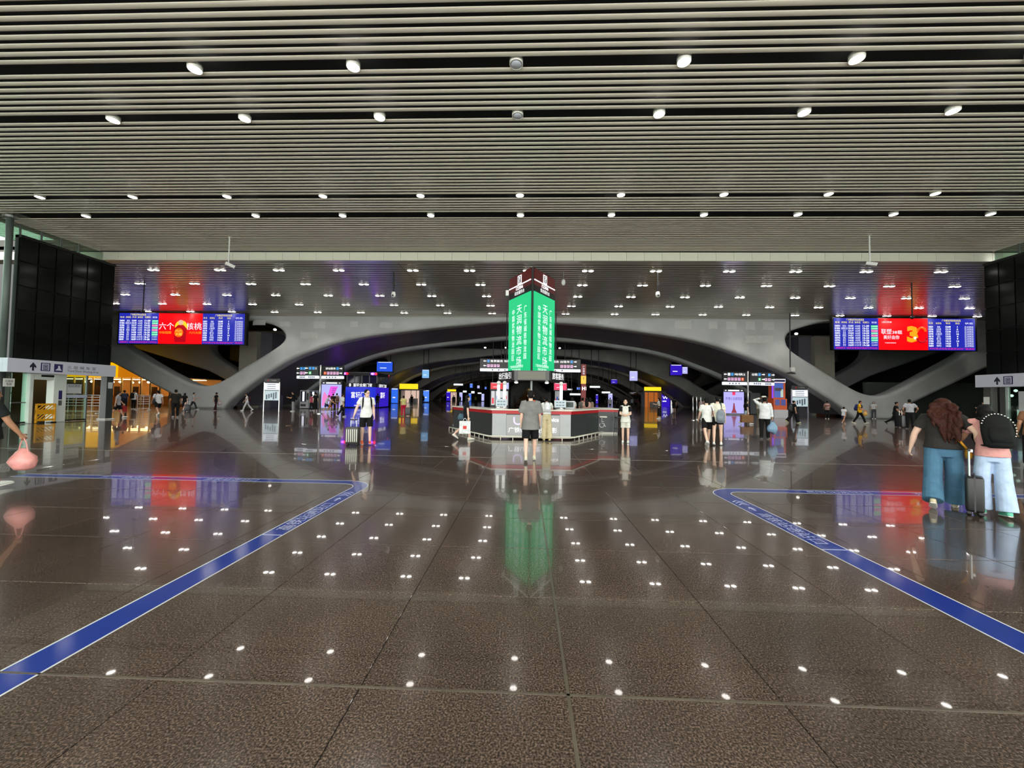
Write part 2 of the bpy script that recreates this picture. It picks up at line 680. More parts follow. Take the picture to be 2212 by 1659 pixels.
for nm, b in {'wall_left': (-58, -57, 22, 175), 'wall_right': (57, 58, 22, 175), 'wall_back': (-58, 58, 174, 175)}.items():
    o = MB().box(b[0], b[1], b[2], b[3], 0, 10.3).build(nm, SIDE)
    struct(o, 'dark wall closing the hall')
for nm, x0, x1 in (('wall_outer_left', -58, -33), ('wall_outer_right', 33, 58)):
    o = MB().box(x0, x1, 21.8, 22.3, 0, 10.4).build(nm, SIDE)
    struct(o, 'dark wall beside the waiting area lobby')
o = MB().box(38.5, 57, 46.0, 46.3, 0, 3.6).box(38.5, 57, 45.7, 46.3, 3.6, 3.8).build('wall_partition_right', M('grey_green_partition', (128, 138, 128), rough=0.6, noise=0.06, scale=0.8))
struct(o, 'grey green partition wall in the dim right side of the hall')
# plaster repair patches on the first frame
rp = random.Random(5)
PATCH = [(560, 697, 30, 12), (615, 700, 26, 11), (690, 702, 28, 17), (765, 700, 18, 14), (835, 702, 30, 13), (668, 724, 42, 15), (1302, 696, 24, 9), (1475, 701, 38, 18), (1540, 702, 19, 18), (1580, 703, 23, 18), (1621, 703, 21, 19), (1660, 704, 24, 18), (1640, 733, 62, 17)]
for cx, cy, w, h in PATCH:
    p = at(cx, cy, YW)
    ww, hh = w * YW / FPX / 2, h * YW / FPX / 2
    pts = []
    for k in range(16):
        a = 2 * PI * k / 16
        q = max(abs(math.cos(a)), abs(math.sin(a)))
        r = (1 / q) * rp.uniform(0.84, 1.0)
        pts.append((p.x + ww * math.cos(a) * r, p.z + hh * math.sin(a) * r))
    o = MB().plate(pts, -0.757, -0.745).build('plaster_patch', PLASTER, walls[0])
# walls and columns seen through the two eyes of the frame
for k, (x0, x1, x2, yb_, Y) in enumerate(((519, 557, 582, 800, 43.5), (1733, 1760, 1802, 830, 43.5))):
    c0 = (at(x0, 700, Y).x, at(x1, 700, Y).x) if k == 0 else (at(x1, 700, Y).x, at(x2, 700, Y).x)
    c1 = (at(x1, 700, Y).x, at(x2, 700, Y).x) if k == 0 else (at(x0, 700, Y).x, at(x1, 700, Y).x)
    o = MB().box(c0[0], c0[1], Y, Y + 3, 0, 8.6).build('wall_pier_%d' % (2 * k + 1), M('cream_pier', (190, 186, 168), rough=0.7, noise=0.06, scale=2))
    struct(o, 'cream wall pier seen through the opening of the arch frame')
    o = MB().box(c1[0], c1[1], Y + 0.6, Y + 3, 0, 8.6).build('wall_pier_%d' % (2 * k + 2), M('grey_pier', (130, 128, 140), rough=0.6, noise=0.06, scale=2))
    struct(o, 'grey wall pier seen through the opening of the arch frame')

# ------------------------------------------------------------------ glazed lobby boxes on both sides
SIGNW = M('sign_band', (205, 206, 220), rough=0.45, noise=0.02)
INK = M('navy_ink', (28, 28, 50), rough=0.5)
NAVY = M('navy_icon', (40, 34, 92), rough=0.5)
XL, XR = -23.6, 23.75
yl0 = onx(36, 700, XL).y
yl1 = onx(245, 700, XL).y
yr1 = onx(2126, 700, XR).y
yr0 = yr1 - 3.9
for side, X, y0, y1 in (('left', XL, yl0, yl1), ('right', XR, yr0, yr1)):
    s = -1 if side == 'left' else 1
    w = MB().box(X + s * 0.12, X + s * 0.30, y0, y1, 3.0, 8.85).box(X + s * 0.12, X + s * 8.0, y1 - 0.12, y1, 3.0, 8.85).build('wall_glass_%s' % side, FRAME)
    struct(w, 'dark glazed box of the waiting area lobby at the %s' % side)
    nc, nr = 6, 5
    pw, ph = (y1 - y0) / nc, (8.75 - 3.05) / nr
    pm = MB().box(-0.03, 0.03, -pw / 2 + 0.03, pw / 2 - 0.03, -ph / 2 + 0.03, ph / 2 - 0.03).mesh('pane', DARKGLASS)
    for i in range(nc):
        for j in range(nr):
            o = add('pane', pm, w, (X + s * 0.06, y0 + pw * (i + 0.5), 3.05 + ph * (j + 0.5)))
            o.rotation_euler = (0, 0, random.uniform(-0.012, 0.012))
    MB().box(X + s * 0.0, X + s * 0.3, y0, y1, 8.73, 8.86).build('top_rail', FRAME, w)
    MB().box(X + s * 0.1, X + s * 8, y0 + 0.1, y1 - 0.2, 2.9, 3.0).build('lobby_soffit', M('lobby_soffit', (170, 170, 160), rough=0.6), w)
    # clerestory strip of green glass between the box and the ceiling
    cl = MB().box(X + s * 1.3, X + s * 1.36, y0 - 0.1, y1 + 0.6, 8.86, 9.75).build('window_%d' % (1 if s < 0 else 2), GREENGLASS)
    struct(cl, 'green clerestory glass above the lobby box')
    for q in range(5):
        MB().box(X + s * 1.26, X + s * 1.3, y0 + q * 0.85, y0 + q * 0.85 + 0.07, 8.86, 9.75).build('window_frame', GREY, cl)
    # glazed side wall towards the forecourt
    fw = MB().box(X + s * 1.75, X + s * 1.85, -6.8, y0 - 0.55, 9.3, 9.75).build('wall_window_%s' % side, GREY)
    struct(fw, 'tall glazed side wall of the hall, daylight outside')
    yy = -6.8
    while yy < y0 - 1.2:
        MB().box(X + s * 1.72, X + s * 1.88, yy, yy + 0.12, 0, 9.3).build('mullion', GREY, fw)
        MB().box(X + s * 1.79, X + s * 1.81, yy + 0.14, yy + 1.98, 0.1, 9.25).build('pane', CLEAR, fw)
        for zz in (1.4, 2.8, 4.2, 5.6, 7.0, 8.2):
            MB().box(X + s * 1.74, X + s * 1.86, yy + 0.12, yy + 2.0, zz, zz + 0.09).build('transom', GREY, fw)
        yy += 2.0
    GCOL = M('grey_green_column', (92, 102, 95), rough=0.45, noise=0.08, scale=3)
    cpos = (X + s * 0.35, y0 - 0.18)
    colo = thing('steel_column', 'tall grey green round column at the corner of the %s lobby box' % side, 'column', (cpos[0], cpos[1], 0))
    MB().tube([(0, 0, 3.05), (0, 0, 9.75)], 0.12, 20).build('shaft', GCOL, colo, True)
    MB().tube([(0, 0, 0), (0, 0, 3.05)], 0.13, 20).build('lower_shaft', DARK, colo, True)
    MB().disc((0, 0, 0.04), 0.28, 0.08, 20).build('base_plate', STEEL, colo)
    MB().disc((0, 0, 9.6), 0.24, 0.1, 20).build('collar', STEEL, colo)

# sign bands
for side, X, y0, y1, rz in (('left', XL, yl0, yl1, PI / 2), ('right', XR, yr0, yr1, -PI / 2)):
    s = -1 if side == 'left' else 1
    t = thing('lobby_sign', 'long pale band sign with arrow and lift icon above the %s lobby entrance' % side, 'sign', (X, (y0 + y1) / 2, 0), rz)
    hw = (y1 - y0) / 2
    MB().box(-hw - 0.35, hw + 0.12, -0.14, 0.1, 2.42, 3.06, 0.01).build('sign_band', SIGNW, t)
    if side == 'left':
        MB().box(-hw - 0.35, -hw - 0.23, 0.1, 3.4, 2.42, 3.06, 0.01).build('end_band', SIGNW, t)

    def lx(px):
        return (onx(px, 800, X + 0.14).y - (y0 + y1) / 2) * (1 if s < 0 else -1)
    if side == 'left':
        ax, ix, tx = lx(71), lx(98), lx(126)
    else:
        ax, ix, tx = lx(2166), lx(2190), lx(2216)
    MB().plate([(ax - 0.035, 2.53), (ax + 0.035, 2.53), (ax + 0.035, 2.72), (ax + 0.12, 2.66), (ax + 0.12, 2.75), (ax, 2.93), (ax - 0.12, 2.75), (ax - 0.12, 2.66), (ax - 0.035, 2.72)], -0.147, -0.139).build('arrow', INK, t)
    B(t, 'lift_icon', NAVY, ix - 0.19, ix + 0.19, -0.146, -0.139, 2.54, 2.94)
    B(t, 'lift_icon_inset', SIGNW, ix - 0.14, ix + 0.14, -0.149, -0.145, 2.58, 2.9)
    B(t, 'lift_icon_inset', NAVY, ix - 0.10, ix + 0.10, -0.152, -0.148, 2.60, 2.86)
    text(t, '囧', ix, 2.73, -0.155, 0.15, 0.2, SIGNW, 'lift_symbol')
    if side == 'left':
        B(t, 'seat_icon', NAVY, tx - 0.18, tx + 0.18, -0.146, -0.139, 2.52, 2.92)
        MB().plate([(tx - 0.14, 2.6), (tx + 0.14, 2.6), (tx + 0.08, 2.7), (tx + 0.05, 2.84), (tx - 0.02, 2.84), (tx - 0.02, 2.72)], -0.15, -0.145).build('seat_symbol', SIGNW, t)
        l0, l1 = lx(145), lx(207)
        text(t, '三 层 候 车 室', (l0 + l1) / 2, 2.8, -0.146, (l1 - l0), 0.16, INK)
        l0, l1 = lx(145), lx(213)
        text(t, 'Third Floor Waiting Area', (l0 + l1) / 2, 2.6, -0.146, (l1 - l0), 0.15, INK)

# left lobby below the band
yc = (yl0 + yl1) / 2


def lyl(px):
    return onx(px, 880, -24.0).y - yc


WPANEL = M('white_lobby_panel', (214, 220, 214), rough=0.4, noise=0.03, scale=2)
t = thing('lift_portal', 'white lift portal with open doorway under the pale band sign', 'doorway', (XL, yc, 0), PI / 2)
B(t, 'jamb', WPANEL, lyl(51), lyl(60), 0.15, 0.55, 0.0, 2.42, 0.02)
B(t, 'jamb', WPANEL, lyl(104), lyl(132), 0.15, 0.55, 0.0, 2.42, 0.02)
B(t, 'lintel', WPANEL, lyl(60), lyl(104), 0.17, 0.53, 2.12, 2.42)
B(t, 'floor_indicator', BLACK, lyl(76), lyl(103), 0.14, 0.17, 2.26, 2.36)
B(t, 'call_panel', NAVY, lyl(115), lyl(122), 0.13, 0.15, 1.15, 1.6)
B(t, 'call_panel_lower', GREY, lyl(115), lyl(122), 0.13, 0.15, 0.85, 1.1)
B(t, 'inner_wall', M('lobby_inner', (120, 136, 124), rough=0.5), lyl(58), lyl(106), 2.4, 2.45, 0, 2.5)
B(t, 'inner_door_frame', STEEL, lyl(70), lyl(73), 2.3, 2.36, 0, 2.3)
B(t, 'inner_door_frame', STEEL, lyl(95), lyl(97), 2.3, 2.36, 0, 2.3)
t = thing('glass_screen', 'clear glass screen with paper notices beside the lift portal', 'glass screen', (XL, yc, 0), PI / 2)
B(t, 'pane', CLEAR, lyl(134), lyl(181), 0.3, 0.32, 0.08, 2.4)
B(t, 'bottom_rail', BLACK, lyl(133), lyl(182), 0.27, 0.35, 0.02, 0.09)
B(t, 'post', GREY, lyl(180), lyl(183), 0.27, 0.35, 0.0, 2.42)
nt_ = thing('notice_board', 'grey notice hung on the glass screen beside the lift portal', 'notice', (XL, yc, 0), PI / 2)
B(nt_, 'sheet', OFFW, lyl(136), lyl(168), 0.24, 0.27, 1.45, 1.95)
B(nt_, 'header_bar', BLACK, lyl(136), lyl(168), 0.235, 0.265, 1.95, 2.0)
B(nt_, 'lower_strip', M('pale_blue_strip', (170, 178, 198), rough=0.5), lyl(136), lyl(181), 0.24, 0.27, 1.22, 1.38)
text(nt_, '出站请走', (lyl(139) + lyl(165)) / 2, 1.85, 0.235, (lyl(165) - lyl(139)), 0.12, INK)
t = thing('glass_screen', 'clear glass screen at the near left edge below the band sign', 'glass screen', (XL, yc, 0), PI / 2)
B(t, 'pane', CLEAR, lyl(18), lyl(50), 0.3, 0.32, 0.08, 2.4)
B(t, 'rail', GREY, lyl(18), lyl(50), 0.28, 0.34, 0.98, 1.03)
B(t, 'bottom_rail', BLACK, lyl(18), lyl(50), 0.27, 0.35, 0.02, 0.09)
t = thing('square_column', 'dark square column with paper notice at the far corner of the left lobby', 'column', (onx(229, 880, -23.75).x, onx(229, 880, -23.75).y, 0))
B(t, 'shaft', M('dark_column', (52, 58, 56), rough=0.35), -0.18, 0.18, -0.18, 0.18, 0, 2.42)
B(t, 'base_plate', WHITE, -0.26, 0.26, -0.26, 0.26, 0, 0.06, 0.02)
B(t, 'notice', OFFW, 0.19, 0.20, -0.12, 0.12, 1.75, 2.1)
t = thing('wall_notice', 'small white paper notice on the dark near corner column, left lobby', 'notice', (XL + 0.02, yl0 - 0.18, 0), PI / 2)
B(t, 'sheet', WHITE, -0.2, 0.2, -0.01, 0.0, 1.75, 2.12)
text(t, '无障碍\n电梯', 0, 1.93, -0.013, 0.28, 0.26, INK)
# yellow folding barrier across the lift door
YEL = M('yellow_plastic', (222, 158, 18), rough=0.45)
bx0, bx1 = lyl(61), lyl(104)
t = thing('folding_barrier', 'yellow plastic folding barrier across the lift doorway', 'barrier', (XL, yc, 0), PI / 2)
B(t, 'post', YEL, bx0, bx0 + 0.05, -0.02, 0.06, 0.02, 0.95)
B(t, 'post', YEL, bx1 - 0.05, bx1, -0.02, 0.06, 0.02, 0.95)
B(t, 'rail', YEL, bx0, bx1, 0, 0.04, 0.86, 0.95)
B(t, 'panel', YEL, bx0, bx1, 0, 0.04, 0.42, 0.66)
B(t, 'rail', YEL, bx0, bx1, 0, 0.04, 0.1, 0.2)
for q in range(1, 5):
    xx = bx0 + (bx1 - bx0) * q / 5
    MB().tube([(xx - 0.16, 0.02, 0.2), (xx + 0.1, 0.02, 0.44)], 0.025, 6).build('brace', YEL, t)
    MB().tube([(xx - 0.1, 0.02, 0.64), (xx + 0.16, 0.02, 0.88)], 0.025, 6).build('brace', YEL, t)
for q in (bx0 + 0.15, bx1 - 0.15):
    B(t, 'foot', BLACK, q - 0.12, q + 0.12, -0.12, 0.16, 0.0, 0.05, 0.01)

# right lobby below the band
yc2 = (yr0 + yr1) / 2


def lyr(px):
    return -(onx(px, 880, 24.0).y - yc2)


t = thing('square_column', 'grey square column with white notice at the right lobby entrance', 'column', (XR + 0.15, onx(2140, 880, XR + 0.15).y, 0))
B(t, 'shaft', M('mid_grey_column', (78, 78, 74), rough=0.4), -0.16, 0.16, -0.16, 0.16, 0, 2.42)
B(t, 'base_plate', GREY, -0.22, 0.22, -0.22, 0.22, 0, 0.05, 0.02)
B(t, 'notice', WHITE, -0.2, -0.19, -0.13, 0.13, 1.55, 1.92)
t = thing('glass_screen', 'glass lobby screen with poster and lit shelf behind, right edge', 'glass screen', (XR, yc2, 0), -PI / 2)
B(t, 'post', M('mid_grey_column', (78, 78, 74), rough=0.4), lyr(2158), lyr(2170), 0.3, 0.55, 0, 2.42)
B(t, 'pane', CLEAR, lyr(2172), lyr(2212), 0.4, 0.42, 0.08, 2.4)
B(t, 'poster', OFFW, lyr(2196), lyr(2216), 0.35, 0.39, 1.1, 2.2)
B(t, 'cream_panel', M('cream_board', (206, 180, 110), rough=0.5), lyr(2150), lyr(2158), 0.6, 0.64, 0.2, 1.3)
B(t, 'lit_shelf', glow('pale_cabinet_light', (220, 240, 235), 0.8), lyr(2172), lyr(2190), 0.8, 0.84, 0.75, 1.3)
for q in range(3):
    MB().ball((lyr(2148 + q * 9), 0.9, 2.25 - 0.25 * (q % 2)), 0.07, 0.07, 0.07).build('lamp', WGLOW, t)

# ------------------------------------------------------------------ restaurant beyond the left leg of the frame
YEM = glow('yellow_sign_light', (255, 190, 0), 0.95)
ORM = glow('orange_soffit_painted_light', (255, 150, 20), 0.55)  # lamplight on the orange soffit, put in as emission of its surface
WARM = glow('warm_lamp', (255, 224, 160), 11.0)
WOOD = M('warm_wood', (176, 112, 52), rough=0.5, noise=0.15, scale=5)
Yr = 45.0
rx0, rx1 = at(100, 850, Yr).x, at(392, 850, Yr).x
t = thing('restaurant_front', 'warm lit restaurant front with yellow and orange canopy beyond the left arch leg', 'restaurant', ((rx0 + rx1) / 2, Yr, 0))
cx = (rx0 + rx1) / 2


def rz(py, px=300, Y=Yr):
    return at(px, py, Y).z


xa, xb = at(236, 800, Yr).x - cx, at(259, 800, Yr).x - cx
B(t, 'yellow_canopy', YEM, xa - 6, xb, -0.4, 0.4, rz(816), rz(784), 0.05)
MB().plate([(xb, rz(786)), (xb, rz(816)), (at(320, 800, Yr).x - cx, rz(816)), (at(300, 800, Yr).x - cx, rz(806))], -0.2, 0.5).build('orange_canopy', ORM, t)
B(t, 'back_wall', M('orange_wall', (232, 170, 96), rough=0.6, noise=0.1, scale=1), rx0 - cx, rx1 - cx, 6, 6.1, 0, 3.25)
B(t, 'ceiling_board', M('cream_board2', (220, 180, 120), rough=0.6), rx0 - cx, rx1 - cx, 0.4, 6, 3.25, 3.32)
n = 14
for q in range(n):
    xx = (rx0 - cx) + (rx1 - rx0) * (q + 0.5) / n
    B(t, 'post', M('pale_post', (226, 196, 140), rough=0.5), xx - 0.07, xx + 0.07, 0.3, 0.44, 0, 3.25)
    if q % 2:
        B(t, 'window_panel', M('brown_panel', (70, 46, 30), rough=0.3), xx + 0.1, xx + 0.8, 1.6, 1.66, 1.0, 2.2)
    MB().ball((xx + 0.3, 1.0 + 1.3 * (q % 3), 2.75), 0.16, 0.16, 0.12).build('pendant_lamp', WARM, t)
B(t, 'light_strip', WARM, rx0 - cx, rx1 - cx, 0.5, 0.56, 3.0, 3.05)
B(t, 'light_strip', WARM, rx0 - cx, rx1 - cx, 3.5, 3.56, 3.1, 3.16)
B(t, 'counter', WOOD, rx0 - cx + 1, rx1 - cx - 2, 2.2, 2.9, 0, 1.05, 0.03)
B(t, 'counter_top', M('pale_post', (226, 196, 140)), rx0 - cx + 0.9, rx1 - cx - 1.9, 2.1, 3.0, 1.05, 1.1)


def railing(a, b, label, h=1.25):
    a, b = Vector(a), Vector(b)
    d = b - a
    L = d.length
    t = thing('crowd_barrier', label, 'barrier', (a.x, a.y, 0), math.atan2(d.y, d.x))
    for z in (0.15, 0.55, 0.75, 0.95, 1.15, h):
        MB().tube([(0, 0, z), (L, 0, z)], 0.022, 6).build('rail', WHITE, t)
    k = max(2, int(L / 0.45))
    for q in range(k + 1):
        MB().tube([(L * q / k, 0, 0.04), (L * q / k, 0, h)], 0.02, 6).build('bar', WHITE, t)
    for q in (0, L):
        B(t, 'foot', WHITE, q - 0.05, q + 0.05, -0.25, 0.25, 0, 0.04)


railing(ground(112, 892), ground(214, 893), 'white metal crowd barrier behind the left lobby, nearest the lift portal', 1.3)
railing(ground(296, 886), ground(322, 886), 'short white metal crowd barrier beside the walking passengers at left', 1.3)

# ================================================================== BLUE FLOOR TAPES
BLUE = M('blue_floor_tape', (24, 52, 140), rough=0.12, noise=0.05, scale=8)
TAPEW = M('white_tape_edge', (205, 208, 212), rough=0.3)
TAPET = M('faded_white_print', (170, 178, 205), rough=0.35)


def floor_tape(name, label, xo, xi, yo, yi, far, s):
    """L shaped tape: leg along y between xo (outer side, towards the middle) and xi, then leg along x between yo and yi"""
    t = thing(name, label, 'floor tape', (0, 0, 0))
    Ro = 0.55

    def path(x, yy, r):
        pts = [(x, 1.0)]
        for k in range(0, 13):
            a = PI / 2 * k / 12
            pts.append((x + s * r * (1 - math.cos(a)), yy - r + r * math.sin(a)))
        pts.append((far, yy))
        return pts
    w = abs(xi - xo)

    def band(a, b, z, nm, mt):
        mb = MB()
        n = len(a)
        ta = [mb.bm.verts.new((p[0], p[1], z)) for p in a]
        tb = [mb.bm.verts.new((p[0], p[1], z)) for p in b]
        ba = [mb.bm.verts.new((p[0], p[1], 0.0)) for p in a]
        bb = [mb.bm.verts.new((p[0], p[1], 0.0)) for p in b]
        for k in range(n - 1):
            mb.bm.faces.new((ta[k], ta[k + 1], tb[k + 1], tb[k]))
            mb.bm.faces.new((ta[k], ba[k], ba[k + 1], ta[k + 1]))
            mb.bm.faces.new((tb[k], tb[k + 1], bb[k + 1], bb[k]))
        mb.build(nm, mt, t)
    e = 0.014
    d = s
    band(path(xo, yo, Ro), path(xi, yi, Ro - w), 0.0015, 'tape_strip', BLUE)
    band(path(xo, yo, Ro), path(xo + d * e, yo - e, Ro - e), 0.0022, 'edge_line', TAPEW)
    band(path(xi - d * e, yi + e, Ro - w + e), path(xi, yi, Ro - w), 0.0022, 'edge_line', TAPEW)
    return t


tl = floor_tape('floor_tape', 'blue floor tape with white borders turning off to the left', -2.715, -2.97, 7.26, 7.0, -9.5, -1)
tr = floor_tape('floor_tape', 'blue floor tape with white borders turning off to the right', 3.2, 3.5, 7.28, 7.02, 11.0, 1)


def floor_print(parent, s, x, y, w, h, rot, nm='floor_lettering'):
    text(parent, s, x, y, 0.003, w, h, TAPET, nm, 0.01, True, rot)


# the wording runs along each leg
for tp, xm, sgn in ((tl, -2.843, 1), (tr, 3.35, -1)):
    floor_print(tp, '高铁站进站口', xm, 5.15, 1.15, 0.17, PI / 2 * sgn)
    for q in range(3):
        yy = 6.15 + q * 0.09
        MB().prism([(xm - 0.08, yy), (xm, yy + 0.07), (xm + 0.08, yy), (xm + 0.08, yy + 0.025), (xm, yy + 0.095), (xm - 0.08, yy + 0.025)], 0.0015, 0.003).build('chevron', TAPET, tp)
    MB().prism([(xm - 0.012, 5.86), (xm + 0.012, 5.86), (xm + 0.012, 5.98), (xm + 0.05, 5.95), (xm, 6.06), (xm - 0.05, 5.95), (xm - 0.012, 5.98)], 0.0015, 0.003).build('arrow', TAPET, tp)
    MB().prism([(xm - 0.13, 4.4), (xm + 0.13, 4.4), (xm + 0.13, 4.415), (xm - 0.13, 4.415)], 0.0015, 0.003).build('printed_rule', TAPET, tp)
floor_print(tl, '高铁站进站口', -5.4, 7.13, 1.0, 0.15, 0)
floor_print(tl, '东广场出站', -7.4, 7.13, 1.0, 0.15, 0)
floor_print(tr, '高铁站进站口', 5.5, 7.15, 1.1, 0.15, 0)
floor_print(tr, '东广场出站', 7.3, 7.15, 1.0, 0.15, 0)

# ================================================================== CEILING LAMPS
ring_m = None


def lamp_mesh():
    mb = MB()
    for (r0, r1, z0, z1) in ((0.17, 0.17, 0.0, 0.10),):
        n = 20
        o_ = [[mb.bm.verts.new((0.166 * math.cos(2 * PI * k / n), 0.166 * math.sin(2 * PI * k / n), z)) for k in range(n)] for z in (0.0, 0.14)]
        i_ = [[mb.bm.verts.new((0.152 * math.cos(2 * PI * k / n), 0.152 * math.sin(2 * PI * k / n), z)) for k in range(n)] for z in (0.0, 0.14)]
        for k in range(n):
            j = (k + 1) % n
            mb.bm.faces.new((o_[0][k], o_[0][j], o_[1][j], o_[1][k]))
            mb.bm.faces.new((i_[0][k], i_[1][k], i_[1][j], i_[0][j]))
            mb.bm.faces.new((o_[0][k], i_[0][k], i_[0][j], o_[0][j]))
            mb.bm.faces.new((o_[1][k], o_[1][j], i_[1][j], i_[1][k]))
    return mb.mesh('lamp_ring', TRIMW, True)


RING = lamp_mesh()


def beam(name, watt, deg):
    d = bpy.data.lights.new(name, 'SPOT')
    d.energy = watt
    d.spot_size = math.radians(deg)
    d.spot_blend = 1.0
    d.shadow_soft_size = 0.12
    d.color = (1.0, 0.965, 0.92)
    return d


BEAM1 = beam('downlight_beam', BEAM_ONE, 112)
BEAM2 = beam('twin_downlight_beam', BEAM_TWIN, 104)
BEAM3 = beam('added_bay_beam', BEAM_BAY, 140)
LENSM = MB().ball((0, 0, 0.0), 0.15, 0.15, 0.05, u=12, v=5).mesh('lens', LENS, True)
LENSO = MB().ball((0, 0, 0.0), 0.15, 0.15, 0.05, u=12, v=5).mesh('lens', LENS_OFF, True)
ROWN = ['nearest ceiling row', 'second ceiling row', 'third ceiling row', 'fourth ceiling row']
XF = [-0.33 + 4.08 * k for k in range(-6, 7)]
for r, Y in enumerate(ROWS_F):
    xs = [x for x in XF if abs(x) < 24.6 and abs(x - 0.03 * Y) < 1.36 * Y]
    if r == 3:
        xs = [x for x in xs if abs(x + 16.65) > 1]
    for q, x in enumerate(xs):
        offl = r < 2 and abs(x + 0.33) < 0.2
        t = thing('ceiling_downlight', '%s round downlight, %s from the left in the %s' % ('unlit' if offl else 'bright', ORD[q], ROWN[r]), 'ceiling light', (x, Y, ZF - 0.02), 0, 'downlights in the slots of the near ceiling')
        add('ring', RING, t, (0, 0, 0))
        add('lens', LENSO if offl else LENSM, t, (0, 0, 0.03))
        if not offl:
            add('beam', BEAM1, t, (0, 0, -0.05))
REAR = [
    (584, 23.77, [327, 472, 600, 730, 891, 1014, 1142, 1270, 1417, 1575, 1718, 1870, 2030]),
    (613, 26.8, [295, 414, 537, 656, 783, 908, 1037, 1148, 1259, 1390, 1527, 1660, 1797, 1927, 2070]),
    (640, 29.9, [274, 381, 492, 597, 710, 821, 933, 1051, 1150, 1248, 1363, 1480, 1599, 1719, 1839, 1961, 2087]),
    (661, 33.0, [259, 359, 454, 551, 650, 750, 853, 952, 1060, 1234, 1336, 1447, 1552, 1663, 1769, 1878, 1988, 2099]),
    (677, 36.1, [327, 418, 506, 597, 689, 781, 874, 967, 1063, 1222, 1328, 1417, 1520, 1615, 1722, 1821, 1924, 2024, 2124])]
ORD2 = ORD + ['seventeenth', 'eighteenth', 'nineteenth', 'twentieth']
RN = ['row just behind the fascia', 'second row behind the fascia', 'third row behind the fascia', 'fourth row behind the fascia', 'last row before the arch']
for r, (py, Y, xs) in enumerate(REAR):
    for q, px in enumerate(xs):
        p = onz(px, py + (px - 1135) * 0.004, ZR)
        t = thing('twin_downlight', 'bright twin downlight, %s from the left in the %s' % (ORD2[q], RN[r]), 'ceiling light', (p.x, Y, ZR - 0.03), 0, 'twin downlights of the far ceiling')
        for dx in (-0.19, 0.19):
            add('ring', RING, t, (dx, 0, 0))
            add('lens', LENSM, t, (dx, 0, 0.02))
        add('beam', BEAM2, t, (0, 0, -0.08))
# lamps added to brighten the dark far bays, hidden behind the arch frames
HL = glow('added_bay_lamp', (255, 248, 238), LAMP)
BAY = ['between the second and third arch frames', 'between the fourth and fifth arch frames', 'between the sixth and seventh arch frames']
SIDEW = ['far left', 'left', 'right', 'far right']
for r, Y in enumerate((58.5, 87.5, 116.5)):
    for q, x in enumerate((-21, -14.5, 14.5, 21)):
        t = thing('added_bay_light', 'added hidden lamp %s in the bay %s' % (SIDEW[q], BAY[r]), 'ceiling light', (x, Y, 9.75))
        MB().disc((0, 0, -0.03), 0.3, 0.1, 18).build('housing', TRIMW, t)
        MB().disc((0, 0, -0.09), 0.25, 0.03, 18).build('lens', HL, t)
        add('beam', BEAM3, t, (0, 0, -0.14))
# single lamps glimpsed through the eyes of the first frame
for px, py, lab in ((594, 712, 'small bright lamp seen through the left eye of the arch frame'), (1720, 721, 'small bright lamp seen through the right eye of the arch frame')):
    p = at(px, py, 45.0)
    t = thing('pendant_light', lab, 'ceiling light', (p.x, 45.0, 9.76))
    MB().tube([(0, 0, 0), (0, 0, p.z - 9.66)], 0.02, 6).build('stem', BLACK, t)
    MB().ball((0, 0, p.z - 9.76), 0.17, 0.17, 0.12).build('lens', glow('far_lamp', (255, 250, 240), 6.0), t, True)
# a few lamps far down the hall
for q, (px, py, Y) in enumerate(((1048, 751, 58.0), (1092, 751, 58.0), (1209, 752, 58.0))):
    p = at(px, py, Y)
    t = thing('ceiling_downlight', ['small lamp on the dark vault left of the screen tower', 'small lamp on the dark vault just behind the screen tower', 'small lamp on the dark vault right of the screen tower'][q], 'ceiling light', (p.x, Y, 9.7), 0, 'lamps of the far vault')
    MB().tube([(0, 0, p.z - 9.7), (0, 0, 0.04)], 0.02, 6).build('stem', BLACK, t)
    MB().ball((0, 0, p.z - 9.7), 0.16, 0.16, 0.1).build('lens', glow('far_lamp', (255, 250, 240), 6.0), t, True)

# ================================================================== SCREEN TOWER (three-sided)
GREEN = glow('green_screen', (0, 205, 130), 1.05)
WTXT = glow('white_screen_text', (238, 255, 250), 1.35)
MAROON = M('maroon_header', (92, 12, 20), rough=0.3)
TXc, TYf, TS = 0.24, 16.2, 2.08
t = thing('screen_tower', 'three-sided tower with green advertising screens above the service counter', 'display tower', (TXc, TYf + 0.866 * TS * 2 / 3, 0))
cy = -0.866 * TS * 2 / 3          # front corner in local y


def tri(s, inset=0.0):
    k = (TS - inset) / TS
    return [(0, cy * k), (TS / 2 * k, 0.866 * TS / 3 * k), (-TS / 2 * k, 0.866 * TS / 3 * k)]


